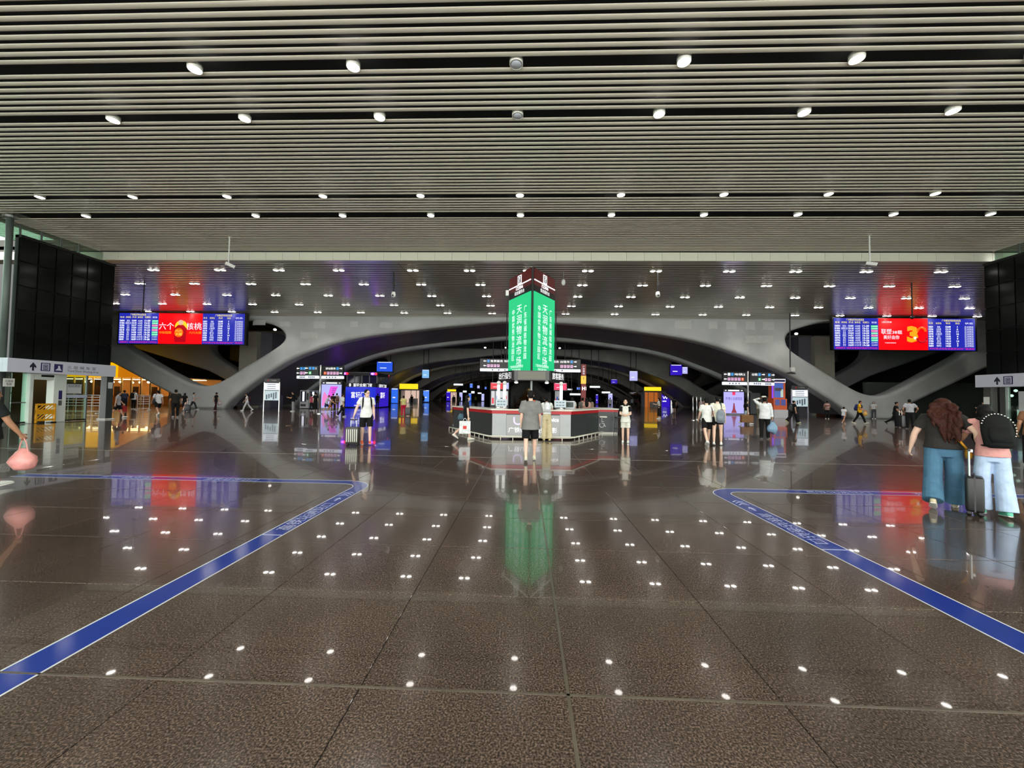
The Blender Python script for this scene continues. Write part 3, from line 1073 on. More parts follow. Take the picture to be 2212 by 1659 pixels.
MB().prism(tri(1, 0.10), 2.3, 7.0).build('core', BLACK, t)
MB().prism(tri(1, 0.04), 6.98, 7.03).build('top_cap', BLACK, t)
MB().prism(tri(1, 0.25), 0.05, 2.35).build('glass_column', BLACKGLASS, t)
MB().tube([(0, cy * 0.93, 0.9), (0, cy * 0.93, 2.35)], 0.05, 8).build('corner_post', GREY, t)
MB().prism([(-0.09, cy + 0.16), (0, cy - 0.0), (0.09, cy + 0.16)], 2.65, 7.02).build('corner_strip', M('anthracite', (50, 50, 52), rough=0.4), t)
faces = []
for sgn in (-1, 1):
    # face from the front corner back to one side
    f = MB().box(-TS / 2 + 0.04, TS / 2 - 0.04, 0.045, 0.07, 2.66, 7.0).build('screen_face', BLACK, t)
    mid = Vector((sgn * TS / 4, (cy + 0.866 * TS / 3) / 2, 0))
    f.location = mid
    f.rotation_euler = (0, 0, sgn * PI / 3)
    hw = TS / 2
    i0 = -hw + (0.10 if sgn > 0 else 0.03)
    i1 = hw - (0.10 if sgn < 0 else 0.03)
    for z0, z1 in ((2.70, 3.80), (3.815, 4.915), (4.93, 6.02)):
        B(f, 'screen_module', GREEN, i0, i1, -0.03, 0.05, z0, z1)
    c = (i0 + i1) / 2
    ww = i1 - i0
    text(f, vtext('天润物流市场'), c + 0.02, 4.28, -0.034, 0.46, 2.66, WTXT, bold=0.02)
    text(f, vtext('广东省诚信物流园'), c + 0.56, 4.36, -0.034, 0.25, 2.3, WTXT, bold=0.012)
    text(f, vtext('中国优秀物流园区'), c - 0.52, 4.36, -0.034, 0.25, 2.3, WTXT, bold=0.012)
    text(f, '广园中路·物流招商热线\n0769-2282 0038', c - 0.2, 2.86, -0.034, 1.2, 0.26, WTXT, bold=0.015)
    B(f, 'header_panel', MAROON, i0, i1, -0.02, 0.05, 6.30, 7.0)
    B(f, 'header_base', BLACK, i0, i1, -0.02, 0.05, 6.03, 6.30)
    B(f, 'light_bar', WGLOW, i0, i1, -0.04, -0.02, 6.49, 6.53)
    B(f, 'query_icon', WGLOW, c - 0.17, c + 0.17, -0.035, -0.02, 6.55, 6.93, 0.008)
    B(f, 'query_icon_inset', M('icon_grey', (90, 80, 80), rough=0.4), c - 0.12, c + 0.12, -0.04, -0.03, 6.59, 6.89)
    text(f, '?', c, 6.74, -0.045, 0.15, 0.25, WGLOW, 'query_mark', bold=0.02)
    text(f, '12306', c, 6.39, -0.03, 0.62, 0.15, WGLOW, bold=0.03)
    text(f, '综合服务台', c, 6.19, -0.03, 0.86, 0.17, WGLOW, bold=0.03)
B(t, 'speaker_box', WHITE, -TS / 2 - 0.16, -TS / 2 - 0.02, 0.35, 0.5, 6.2, 6.45, 0.02)

# sign canopy under the screens
can = t
CDY = 17.3 - t.location.y
hexo = [(a_, b_ + CDY) for a_, b_ in [(-0.70, -1.55), (0.70, -1.55), (1.42, -0.3), (0.9, 1.0), (-0.9, 1.0), (-1.42, -0.3)]]
MB().prism(hexo, 2.27, 2.66).build('canopy_body', M('canopy_grey', (72, 72, 72), rough=0.4), can)
B(can, 'canopy_panel', M('front_panel_grey', (112, 110, 100), rough=0.5), -0.55, 0.55, -1.57 + CDY, -1.54 + CDY, 2.31, 2.62)
for sgn, s in ((-1, '出行指引'), (1, '旅客服务')):
    f = B(can, 'lit_wing', BLACK, -0.68, 0.68, -0.05, 0.0, 2.27, 2.66)
    a, b_ = Vector((sgn * 0.70, -1.55)), Vector((sgn * 1.42, -0.3))
    mid = (a + b_) / 2
    f.location = (mid.x, mid.y + CDY, 0)
    f.rotation_euler = (0, 0, sgn * math.atan2(1.25, 0.72))
    text(f, s, 0, 2.465, -0.055, 1.1, 0.27, WGLOW, bold=0.03)
for q in (-0.62, 0.62):
    MB().tube([(q, -1.3 + CDY, 2.28), (q, -1.34 + CDY, 2.18)], [0.05, 0.09], 12).build('spot_head', WHITE, can)
    MB().ball((q, -1.34 + CDY, 2.17), 0.075, 0.075, 0.03).build('spot_lens', WGLOW, can, True)

# ================================================================== SERVICE COUNTER
CTOP = M('pale_countertop', (196, 194, 184), rough=0.35, noise=0.03, scale=8)
CEDGE = M('white_edge', (226, 222, 208), rough=0.4)
RED = M('red_band', (190, 16, 28), rough=0.35)
CPAN = M('charcoal_laminate', (50, 54, 55), rough=0.35, noise=0.04, scale=3)
CLIGHT = M('light_grey_laminate', (176, 180, 182), rough=0.4, noise=0.04, scale=3)
ct = thing('service_counter', 'large angular service counter with red band and pale top under the tower', 'counter', (0.235, 16.42, 0))
FY = -1.6
line = [(-3.62, 2.1), (-1.475, FY), (1.475, FY), (2.95, 0.95)]


def seg_panels(a, b, zs, name, mat, cuts, out):
    a, b = Vector(a), Vector(b)
    d = (b - a)
    L = d.length
    ang = math.atan2(d.y, d.x)
    res = []
    for u0, u1 in cuts:
        p = a + d * u0
        o = MB().box(0.004, L * (u1 - u0) - 0.004, -out, 0.08, zs[0], zs[1]).build(name, mat, ct)
        o.location = (p.x, p.y, 0)
        o.rotation_euler = (0, 0, ang)
        res.append(o)
    return res


def offset_line(pts, d):
    out = []
    for i, p in enumerate(pts):
        p = Vector(p)
        ns = []
        for j in (i - 1, i):
            if 0 <= j < len(pts) - 1:
                t_ = (Vector(pts[j + 1]) - Vector(pts[j])).normalized()
                ns.append(Vector((t_.y, -t_.x)))
        nn = sum(ns, Vector((0, 0)))
        nn.normalize()
        k = d / max(0.3, nn.dot(ns[0]))
        out.append(p + nn * k)
    return out


inn = offset_line(line, -0.72)
outl = offset_line(line, 0.07)
MB().prism([tuple(p) for p in offset_line(line, -0.03)] + [tuple(p) for p in inn[::-1]], 0.08, 1.06).build('carcass', DARK, ct)
MB().prism([tuple(p) for p in outl] + [tuple(p) for p in inn[::-1]], 1.09, 1.13).build('countertop', CTOP, ct)
o2 = offset_line(line, 0.075)
MB().prism([tuple(p) for p in o2] + [tuple(p) for p in outl[::-1]], 1.085, 1.135).build('top_edge', CEDGE, ct)
MB().prism([tuple(p) for p in offset_line(line, 0.02)] + [tuple(p) for p in offset_line(line, -0.05)[::-1]], 0.96, 1.09).build('red_band', RED, ct)
seg_panels(line[0], line[1], (0.12, 0.96), 'front_panel', CPAN, [(0, .33), (.33, .6), (.6, 1)], 0.0)
seg_panels(line[2], line[3], (0.12, 0.96), 'front_panel', CPAN, [(0, .55), (.55, 1)], 0.0)
seg_panels(line[1], line[2], (0.12, 0.96), 'front_panel', CLIGHT, [(0, .18), (.86, 1)], 0.0)
B(ct, 'lit_panel', glow('frosted_panel_light', (205, 206, 200), 0.62), -0.94, 1.06, FY - 0.0, FY + 0.05, 0.14, 0.92)
MB().prism([tuple(p) for p in offset_line(line, 0.01)] + [tuple(p) for p in offset_line(line, -0.06)[::-1]], 0.06, 0.12).build('plinth', CEDGE, ct)
UT = glow('lit_lettering', (255, 255, 255), 1.5)
ut = []
for k in range(17):
    a = PI * k / 16
    ut.append((-0.50 - 0.15 * math.cos(a), 0.70 - 0.13 * math.sin(a)))
UC = glow('lilac_logo', (226, 214, 255), 1.2)
MB().tube([(-0.65, FY - 0.02, 0.84)] + [(p[0], FY - 0.02, p[1]) for p in ut] + [(-0.35, FY - 0.02, 0.84)], 0.03, 8).build('logo_arc', UC, ct, True)
text(ct, 'Service', 0.76, 0.76, FY - 0.01, 0.52, 0.16, UT, bold=0.02)
text(ct, 'Life', 0.60, 0.60, FY - 0.01, 0.22, 0.13, UT, bold=0.02)
text(ct, '广铁U彩', -0.45, 0.36, FY - 0.01, 0.82, 0.2, UT, bold=0.02)
text(ct, '服务随影', 0.55, 0.36, FY - 0.01, 0.82, 0.2, UT, bold=0.01)
# foot rail
fr = offset_line(line, 0.2)
MB().tube([(p.x, p.y, 0.13) for p in fr], 0.026, 8).build('foot_rail', CEDGE, ct, True)
for a, b_ in zip(fr[:-1], fr[1:]):
    L = (b_ - a).length
    k = int(L / 0.42)
    for q in range(k + 1):
        p = a + (b_ - a) * (q / k)
        MB().tube([(p.x, p.y, 0), (p.x, p.y, 0.13)], 0.016, 6).build('rail_post', CEDGE, ct)
for q in (-0.85, 0.95):
    B(ct, 'recessed_screen', BLACKGLASS, q - 0.28, q + 0.28, FY + 0.12, FY + 0.42, 1.128, 1.137)
# accessible end unit
au = thing('accessible_desk', 'charcoal end desk with wheelchair sign and low shelf right of the counter', 'counter', (3.72, 17.75, 0))
B(au, 'carcass', CPAN, -0.45, 0.42, 0.0, 1.9, 0.08, 0.98)
B(au, 'red_band', RED, -0.46, 0.43, -0.01, 1.9, 0.98, 1.08)
B(au, 'desk_top', CTOP, -0.5, 0.47, -0.05, 1.95, 1.08, 1.13)
B(au, 'low_shelf', CEDGE, -0.44, -0.12, -0.28, 0.0, 0.74, 0.79)
B(au, 'plinth', CEDGE, -0.43, 0.40, 0.02, 1.88, 0.0, 0.08)
SIGNWM = M('white_print', (235, 235, 235), rough=0.4)
wc = MB()
wc.ball((-0.30, -0.012, 0.67), 0.028, 0.01, 0.028)
wc.tube([(-0.30, -0.012, 0.62), (-0.30, -0.012, 0.47), (-0.20, -0.012, 0.47), (-0.16, -0.012, 0.34), (-0.12, -0.012, 0.34)], 0.015, 6)
wc.tube([(-0.30, -0.012, 0.55), (-0.21, -0.012, 0.55)], 0.013, 6)
wc.tube([(-0.30 + 0.10 * math.cos(a), -0.012, 0.39 + 0.10 * math.sin(a)) for a in [PI * 0.75 + PI * 1.35 * k / 12 for k in range(13)]], 0.014, 6)
wc.build('wheelchair_symbol', SIGNWM, au)
st = thing('bar_stool', 'black framed bar stool beside the accessible desk', 'stool', (4.1, 17.2, 0))
for sx in (-1, 1):
    for sy in (-1, 1):
        MB().tube([(0.22 * sx, 0.2 * sy, 0), (0.16 * sx, 0.15 * sy, 0.74)], 0.014, 6).build('leg', BLACK, st)
MB().tube([(0.2, 0.18, 0.28), (-0.2, 0.18, 0.28), (-0.2, -0.18, 0.28), (0.2, -0.18, 0.28), (0.2, 0.18, 0.28)], 0.011, 6).build('foot_ring', BLACK, st)
B(st, 'seat', M('black_seat', (22, 22, 24), rough=0.6), -0.2, 0.2, -0.18, 0.18, 0.74, 0.79, 0.015)
MB().tube([(0.18, 0.16, 0.78), (0.2, 0.19, 1.06), (-0.2, 0.19, 1.06), (-0.18, 0.16, 0.78)], 0.012, 6).build('backrest', BLACK, st)
# monitors and gear on the counter
SCRW = glow('pale_screen', (208, 226, 232), 0.85)
LINES = M('screen_ink', (120, 140, 150), rough=0.5)


def monitor(px, py, label, w=0.44, h=0.32, rz_=0.0, Y=15.65):
    p = at(px, py, Y)
    t = thing('counter_monitor', label, 'monitor', (p.x, Y, 1.131), rz_)
    B(t, 'base', STEEL, -0.14, 0.14, -0.08, 0.12, 0, 0.015)
    MB().tube([(0, 0.06, 0.01), (0, 0.04, 0.2)], 0.02, 8).build('stand', STEEL, t)
    B(t, 'bezel', OFFW, -w / 2, w / 2, -0.02, 0.03, 0.06, 0.06 + h, 0.01)
    B(t, 'screen', SCRW, -w / 2 + 0.02, w / 2 - 0.02, -0.026, -0.018, 0.08, 0.04 + h)
    for k in range(2):
        for q in range(3):
            B(t, 'screen_tile', LINES, -w * 0.36 + q * w * 0.26, -w * 0.36 + q * w * 0.26 + w * 0.2, -0.029, -0.025, 0.13 + k * h * 0.38, 0.13 + k * h * 0.38 + h * 0.16)


monitor(1083, 868, 'pale desk monitor on the counter left of the black column')
monitor(1210, 868, 'pale desk monitor on the counter right of the black column', 0.46, 0.30)
t = thing('desk_terminal', 'grey tilted desk terminal at the right end of the counter', 'terminal', (at(1231, 868, 15.95).x, 15.95, 1.131), -0.4)
B(t, 'base', OFFW, -0.18, 0.18, -0.1, 0.15, 0, 0.03)
B(t, 'body', OFFW, -0.2, 0.2, 0, 0.06, 0.03, 0.33, 0.01)
B(t, 'display', M('dim_screen', (80, 92, 90), rough=0.2), -0.15, 0.15, -0.006, 0.004, 0.08, 0.28)
for q, (px, lab) in enumerate(((1077, 'slim steel post rising behind the left desk monitor'), (1090, 'slim steel post beside the black column, left side'), (1212, 'slim steel post rising behind the right desk monitor'))):
    p = at(px, 850, 15.95)
    t = thing('mast', lab, 'post', (p.x, 15.95, 1.131))
    B(t, 'shaft', STEEL, -0.06, 0.06, -0.04, 0.04, 0.02, 0.95)
    B(t, 'foot_plate', STEEL, -0.1, 0.1, -0.08, 0.08, 0, 0.02)
    MB().ball((0, 0, 1.02), 0.085, 0.085, 0.085).build('camera_head', WHITE, t, True)
t = thing('acrylic_sign', 'small orange card stand on the counter behind the man in grey', 'card stand', (at(1153, 870, 15.45).x, 15.45, 1.131))
B(t, 'card', M('orange_card', (226, 84, 36), rough=0.4), -0.1, 0.1, 0, 0.012, 0.02, 0.34)
B(t, 'foot', CLEAR, -0.1, 0.1, -0.05, 0.08, 0, 0.02)
text(t, '提示', 0, 0.22, -0.004, 0.13, 0.07, WHITE)

# ================================================================== DEPARTURE BOARDS
BOARDB = glow('board_blue', (40, 50, 190), 0.9)
YT = glow('board_yellow', (255, 240, 90), 1.3)
WT = glow('board_white', (240, 244, 255), 1.3)
GT = glow('board_green', (20, 215, 130), 1.2)
PT = glow('board_pink', (235, 30, 150), 1.1)
ADR = glow('advert_red', (250, 2, 12), 1.25)
GOLD = glow('advert_gold', (250, 170, 30), 1.1)
ORG = glow('advert_orange', (255, 100, 10), 1.1)
DRED = glow('advert_dark_red', (190, 0, 20), 1.0)
trains = ['G6054', 'D1826', 'G1026', 'G2962', 'G6118', 'G3735', 'G9742', 'D2966', 'G6251']
dest = ['深圳北', '香港西九龙', '长 沙', '昆 明', '贵阳北', '潮汕', '重 庆', '南 宁', '西 安']
dest2 = ['珠海', '北京西', '深圳北', '上海虹桥', '武汉', '厦门北', '福 田', '怀化南', '桂林北']


def board(side, x0, x1, yt0, yb0, Y, label):
    a, b_ = at(x0, (yt0 + yb0) / 2, Y), at(x1, (yt0 + yb0) / 2, Y)
    xm_ = (x0 + x1) / 2
    zt, zb = at(xm_, yt0, Y).z, at(xm_, yb0, Y).z
    w, h = b_.x - a.x, zt - zb
    t = thing('departure_board', label, 'display board', ((a.x + b_.x) / 2, Y, 0))
    B(t, 'cabinet', BLACK, -w / 2 - 0.12, w / 2 + 0.18, 0.0, 0.32, zb - 0.06, zt + 0.06)
    for q in (-w * 0.4, -w * 0.14, w * 0.14, w * 0.4):
        MB().tube([(q, 0.15, zt), (q, 0.15, ZR + 0.1)], 0.035, 8).build('hanger', BLACK, t)
    u1, u2 = -w / 2 + w * 0.318, -w / 2 + w * 0.668
    B(t, 'screen', BOARDB, -w / 2, u1, -0.02, 0.01, zb, zt)
    B(t, 'screen', ADR, u1, u2, -0.02, 0.01, zb, zt)
    B(t, 'screen', BOARDB, u2, w / 2, -0.02, 0.01, zb, zt)
    y_ = -0.026

    def col_(x_, ww, rows, mt, z_top, z_bot, bold=0.035):
        text(t, '\n'.join(rows), x_, (z_top + z_bot) / 2, y_, ww, z_top - z_bot, mt, bold=bold)
    # departures
    lw = u1 + w / 2
    L0 = -w / 2
    text(t, '广州南站列车出发信息', L0 + lw * 0.48, zt - h * 0.05, y_, lw * 0.40, h * 0.075, YT, bold=0.03)
    cols = [(0.08, 0.12, trains, '车次'), (0.235, 0.14, dest, '终到站'), (0.385, 0.12, ['%02d:%02d' % (13 + k // 4, (k * 7 + 3) % 60) for k in range(9)], '开点'), (0.535, 0.15, ['A%d,B%d检' % (k + 3, k + 3) for k in range(9)], '候车区'), (0.72, 0.15, ['%d-%02d' % (k + 11, k + 20) for k in range(9)], '检票口')]
    for fx, fw, rows, hd in cols:
        text(t, hd, L0 + lw * fx, zt - h * 0.135, y_, lw * fw * 0.9, h * 0.06, YT, bold=0.03)
        col_(L0 + lw * fx, lw * fw, rows, WT, zt - h * 0.22, zb + h * 0.11)
    text(t, '状态', L0 + lw * 0.905, zt - h * 0.135, y_, lw * 0.12, h * 0.06, WT, bold=0.03)
    stat = [('正在检票', GT), ('正在检票', GT), ('停止检票', PT), ('正在检票', GT), ('停止检票', PT), ('正在检票', GT), ('正在检票', GT), ('正点候车', WT), ('正点候车', WT)]
    rh = (h * 0.67) / 9
    for k, (s_, mt) in enumerate(stat):
        zc = zt - h * 0.22 - rh * (k + 0.5)
        if mt is not WT:
            B(t, 'status_bar', mt, L0 + lw * 0.835, L0 + lw * 0.985, y_ + 0.002, y_ + 0.006, zc - rh * 0.42, zc + rh * 0.42)
        text(t, s_, L0 + lw * 0.91, zc, y_ - 0.002, lw * 0.14, rh * 0.62, WT, bold=0.02)
    text(t, '温馨提示 请旅客看管好随身行李物品', L0 + lw * 0.5, zb + h * 0.05, y_, lw * 0.94, h * 0.06, PT, bold=0.03)
    # arrivals
    rw = w / 2 - u2
    text(t, '广州南站列车到达信息', u2 + rw * 0.50, zt - h * 0.06, y_, rw * 0.40, h * 0.075, YT, bold=0.03)
    cols = [(0.065, 0.10, trains[::-1], '车次'), (0.23, 0.13, dest2, '始发站'), (0.43, 0.11, ['%02d:%02d' % (12 + k // 3, (k * 11 + 8) % 60) for k in range(9)], '到点'), (0.63, 0.05, [str((k * 5) % 17 + 1) for k in range(9)], '站台'), (0.87, 0.19, ['正点到达'] * 9, '状态')]
    for k, (fx, fw, rows, hd) in enumerate(cols):
        text(t, hd, u2 + rw * fx, zt - h * 0.145, y_, rw * max(fw, 0.1) * 0.9, h * 0.06, YT if k < 4 else WT, bold=0.03)
        col_(u2 + rw * fx, rw * fw, rows, WT, zt - h * 0.23, zb + h * 0.11)
    text(t, '列车晚点信息请留意站内广播通知', u2 + rw * 0.5, zb + h * 0.05, y_, rw * 0.94, h * 0.06, PT, bold=0.03)
    # advert
    aw = u2 - u1
    ac = (u1 + u2) / 2
    zc = (zt + zb) / 2
    if side == 'left':
        MB().disc((ac + aw * 0.02, y_, zc + h * 0.06), h * 0.21, 0.006, 28, 'Y').build('advert_sun', glow('advert_yellow', (255, 214, 40), 1.1), t)
        MB().plate([(ac - aw * 0.12, zb + h * 0.05), (ac + aw * 0.13, zb + h * 0.05), (ac + aw * 0.15, zc), (ac + aw * 0.07, zc + h * 0.12), (ac - aw * 0.05, zc + h * 0.12), (ac - aw * 0.15, zc - h * 0.02)], y_ - 0.006, y_ - 0.002).build('advert_robe', DRED, t)
        MB().disc((ac + aw * 0.01, y_ - 0.005, zc + h * 0.2), h * 0.085, 0.006, 20, 'Y').build('advert_face', glow('advert_skin', (240, 190, 160), 1.0), t)
        MB().disc((ac - aw * 0.03, y_ - 0.006, zc - h * 0.13), h * 0.15, 0.006, 24, 'Y').build('advert_emblem', ORG, t)
        text(t, '六六\n大顺', ac - aw * 0.03, zc - h * 0.13, y_ - 0.012, aw * 0.15, h * 0.2, YT, bold=0.02)
        text(t, '六个', ac - aw * 0.315, zc + h * 0.08, y_, aw * 0.34, h * 0.23, WT, bold=0.03)
        text(t, '核桃', ac + aw * 0.31, zc + h * 0.08, y_, aw * 0.35, h * 0.23, WT, bold=0.03)
        text(t, '中秋国圆', ac - aw * 0.34, zc - h * 0.13, y_, aw * 0.27, h * 0.085, GOLD, bold=0.03)
        text(t, '六六大顺', ac + aw * 0.34, zc - h * 0.13, y_, aw * 0.28, h * 0.085, GOLD, bold=0.03)
    else:
        text(t, '联塑', ac - aw * 0.34, zc + h * 0.08, y_, aw * 0.21, h * 0.17, WT, bold=0.03)
        text(t, '38载', ac - aw * 0.12, zc + h * 0.06, y_, aw * 0.20, h * 0.12, WT, bold=0.03)
        text(t, '美好由你', ac - aw * 0.24, zc - h * 0.10, y_, aw * 0.32, h * 0.13, WT, bold=0.03)
        text(t, '中国联塑集团', ac - aw * 0.26, zc - h * 0.28, y_, aw * 0.22, h * 0.035, WT)
        text(t, 'LESSO联塑', ac - aw * 0.33, zt - h * 0.12, y_, aw * 0.2, h * 0.05, WT)
        text(t, '3', ac + aw * 0.19, zc - h * 0.0, y_, aw * 0.23, h * 0.52, GOLD, bold=0.06)
        n = 20
        for nm, cz, r, a0, a1, mt in (('advert_arc', zc + h * 0.09, h * 0.12, 0.0, PI, ORG), ('advert_arc', zc - h * 0.12, h * 0.14, PI, 2 * PI, DRED)):
            pts = [(ac + aw * 0.37 + r * math.cos(a0 + (a1 - a0) * k / n), y_ - 0.003, cz + r * math.sin(a0 + (a1 - a0) * k / n)) for k in range(n + 1)]
            MB().tube(pts, 0.09, 6).build(nm, mt, t)
        MB().disc((ac + aw * 0.24, y_ - 0.004, zc - h * 0.12), 0.12, 0.01, 16, 'Y').build('advert_spark', WT, t)
    return t


board('left', 257, 528, 677, 743, 36.3, 'wide hanging departure board with red walnut drink advert in the middle')
board('right', 1801, 2106, 688, 756, 36.3, 'wide hanging departure board with red anniversary advert at the right')

# ================================================================== CAMERAS AND GEAR ON THE CEILING
for px, yt0, yb0, lab in ((312, 607, 672, 'black drop rod with a small camera above the left departure board'), (1969, 611, 684, 'black drop rod with a small camera above the right departure board')):
    p = onz(px, yt0, ZR)
    zb = at(px - 1, yb0, p.y).z
    t = thing('rod_camera', lab, 'camera', (p.x, p.y, ZR))
    MB().tube([(0, 0, 0.02), (0, 0, zb - ZR)], 0.035, 8).build('rod', BLACK, t)
    MB().loft([((0, 0, zb - ZR - 0.16), 0.03, 0.05), ((0, 0, zb - ZR - 0.06), 0.14, 0.12), ((0, 0, zb - ZR + 0.02), 0.12, 0.1)], n=12).build('camera_head', BLACK, t, True)
    MB().disc((0, -0.12, zb - ZR - 0.05), 0.035, 0.03, 12, 'Y').build('lens', DARK, t)
for q, (px, yt0, yb0, lab, sg) in enumerate(((496, 513, 568, 'white box camera on a long drop pole at the left of the fascia', -1), (1878, 510, 566, 'white box camera on a long drop pole at the right of the fascia', 1))):
    p = onz(px, yt0, ZF)
    zb = at(px, yb0, p.y).z
    t = thing('surveillance_camera', lab, 'camera', (p.x, p.y, ZF), 0)
    MB().tube([(0, 0, 0.06), (0, 0, zb - ZF)], 0.03, 8).build('drop_pole', WHITE, t)
    MB().disc((0, 0, 0.04), 0.09, 0.04, 12).build('ceiling_plate', WHITE, t)
    bd = B(t, 'camera_body', WHITE, -0.09, 0.09, -0.32, 0.12, -0.16, 0.0, 0.02)
    bd.location = (0, 0, zb - ZF)
    bd.rotation_euler = (0.35, 0, sg * 0.9 + (PI if sg < 0 else 0))
    MB().disc((0, -0.33, -0.08), 0.06, 0.03, 14, 'Y').build('lens', BLACK, bd)
for px, yt0, yb0, lab in ((851, 588, 640, 'white dome camera on a black rod left of the screen tower'), (1421, 588, 640, 'white dome camera on a black rod right of the screen tower')):
    p = onz(px, yt0, ZR)
    zb = at(px, yb0, p.y).z
    t = thing('dome_camera', lab, 'camera', (p.x, p.y, ZR))
    MB().tube([(0, 0, 0.1), (0, 0, zb - ZR + 0.25)], 0.045, 8).build('rod', BLACK, t)
    B(t, 'bracket', BLACK, -0.06, 0.12, -0.05, 0.05, (zb - ZR) * 0.55, (zb - ZR) * 0.4)
    MB().tube([(0, 0, zb - ZR + 0.27), (0, 0, zb - ZR + 0.1)], [0.1, 0.14], 14).build('hood', WHITE, t)
    MB().ball((0, 0, zb - ZR + 0.06), 0.13, 0.13, 0.13).build('dome', WHITE, t, True)
    MB().ball((0, -0.1, zb - ZR + 0.04), 0.06, 0.05, 0.06).build('lens', BLACK, t, True)
p = onz(1706, 677, ZR)
zb = at(1708, 800, p.y).z
t = thing('antenna_unit', 'black drop rod carrying a white box and flat black antenna at right', 'antenna', (p.x, p.y, ZR))
MB().tube([(0, 0, 0.0), (0, 0, zb - ZR)], 0.05, 8).build('rod', BLACK, t)
B(t, 'radio_box', WHITE, -0.05, 0.3, -0.2, 0.0, zb - ZR - 0.1, zb - ZR + 0.25, 0.02)
MB().loft([((0, 0, zb - ZR - 0.32), 0.5, 0.2), ((0, 0, zb - ZR - 0.2), 0.4, 0.15), ((0, 0, zb - ZR - 0.15), 0.1, 0.1)], n=16).build('antenna_panel', BLACK, t)
p = at(1218, 607, 20.0)
t = thing('wall_clock', 'small round white ceiling sensor on a stem right of the tower header', 'sensor', (p.x, 24.0, ZR))
p = at(1217, 610, 24.0)
t.location = (p.x, 24.0, ZR)
MB().tube([(0, 0, 0.1), (0, 0, p.z - ZR + 0.15)], 0.03, 8).build('stem', GREY, t)
MB().ball((0, 0, p.z - ZR), 0.13, 0.13, 0.2).build('body', WHITE, t, True)
t.name = 'ceiling_sensor'

# ================================================================== WAYFINDING SIGNS
SB = M('sign_black', (18, 18, 20), rough=0.35)
SPK = glow('sign_pink', (238, 180, 222), 1.0)
SBL = glow('sign_blue', (60, 150, 225), 1.0)
SGR = glow('sign_green', (60, 190, 110), 1.0)
SOR = glow('sign_orange', (240, 90, 10), 1.0)


def arrow(parent, x, z, s, left, y=-0.03):
    d = -1 if left else 1
    MB().plate([(x + d * s, z), (x + d * s * 0.2, z + s * 0.6), (x + d * s * 0.2, z + s * 0.22), (x - d * s, z + s * 0.22), (x - d * s, z - s * 0.22), (x + d * s * 0.2, z - s * 0.22), (x + d * s * 0.2, z - s * 0.6)], y - 0.008, y).build('arrow', WGLOW, parent)


def sign_panel(parent, x0, x1, z0, z1, left, icons1, word, icons2, name='sign_panel', yaw=0.0, y=0.0):
    """black panel with two rows and a lit white base strip"""
    w = x1 - x0
    a = 0.0 if yaw > 0 else -w
    f = B(parent, name, SB, a, a + w, -0.02, 0.14, z0 + (z1 - z0) * 0.24, z1)
    f.location = (x0 if yaw > 0 else x1, y, 0)
    f.rotation_euler = (0, 0, yaw)
    B(f, 'base_strip', WSIGN, a, a + w, -0.03, 0.15, z0, z0 + (z1 - z0) * 0.23, 0.02)
    h = z1 - z0
    r1, r2, s = z0 + h * 0.82, z0 + h * 0.45, h * 0.12
    ed = a + w * 0.1 if left else a + w * 0.9
    d = 1 if left else -1
    for r in (r1, r2):
        arrow(f, ed, r, s, left)
    x = ed + d * s * 2.4
    for mt in icons1:
        B(f, 'icon', mt, x - s * 0.8, x + s * 0.8, -0.032, -0.02, r1 - s * 0.9, r1 + s * 0.9, 0.004)
        x += d * s * 2.1
    if word:
        ww = min(w * 0.45, abs((a + w if left else a) - x) - 0.05)
        text(f, word, x + d * ww / 2 - d * s * 0.8, r1, -0.03, ww, s * 1.5, WGLOW, bold=0.02)
    x = ed + d * s * 2.4
    for mt in icons2:
        B(f, 'icon', mt, x - s * 0.85, x + s * 0.85, -0.032, -0.02, r2 - s * 0.95, r2 + s * 0.95, 0.004)
        text(f, 'P' if mt is SPK else ('Y' if mt is SOR else 'i'), x, r2, -0.034, s * 0.7, s * 1.2, WGLOW if mt is not SPK else SB, 'icon_letter')
        x += d * s * 2.2
    for q in range(4):
        xx = a + w * (0.25 + 0.13 * q)
        B(f, 'base_icon', M('base_icon_grey', (120, 130, 150), rough=0.5), xx, xx + h * 0.1, -0.034, -0.029, z0 + h * 0.06, z0 + h * 0.17)
    return f


def pole_sign(px, py, xl, xr, yt0, yb0, label, spec):
    g = ground(px, py)
    t = thing('direction_sign', label, 'sign', (g.x, g.y, 0))
    zt = at(px, yt0 - 2, g.y).z
    MB().tube([(0, 0.0, 0), (0, 0.0, zt)], 0.07, 12).build('pole', STEEL, t, True)
    MB().disc((0, 0, 0.03), 0.22, 0.06, 20).build('foot_plate', STEEL, t)
    z0, z1 = at(px, yb0, g.y).z, at(px, yt0, g.y).z
    for (a, b_, left, i1, wd, i2, yaw, yy) in spec:
        xa, xb = at(a, 800, g.y).x - g.x, at(b_, 800, g.y).x - g.x
        sign_panel(t, xa, xb, z0, z1, left, i1, wd, i2, yaw=yaw, y=yy)
    return t


pole_sign(690, 894, 638, 742, 791, 818, 'black direction sign on a steel pole left of the blue booth',
          [(636, 662, True, [SBL, SBL], '', [SPK, SPK], 0.0, 0.35), (661, 689, True, [SBL, SBL], '出口2', [SGR], 0.05, -0.1), (692, 743, False, [SBL], '进站服务', [SPK, SPK, SPK, SPK, SOR], -0.08, -0.1)])
pole_sign(1616, 904, 1561, 1676, 804, 832, 'black direction sign on a steel pole above the violet light box',
          [(1560, 1614, True, [WSIGN, SBL], '地铁2', [SPK, SPK, SPK, SPK, SOR], 0.06, -0.1), (1618, 1650, False, [SBL], '出租', [SGR], 0.0, -0.12), (1650, 1677, False, [SBL], '', [SPK, SPK], 0.0, 0.3)])
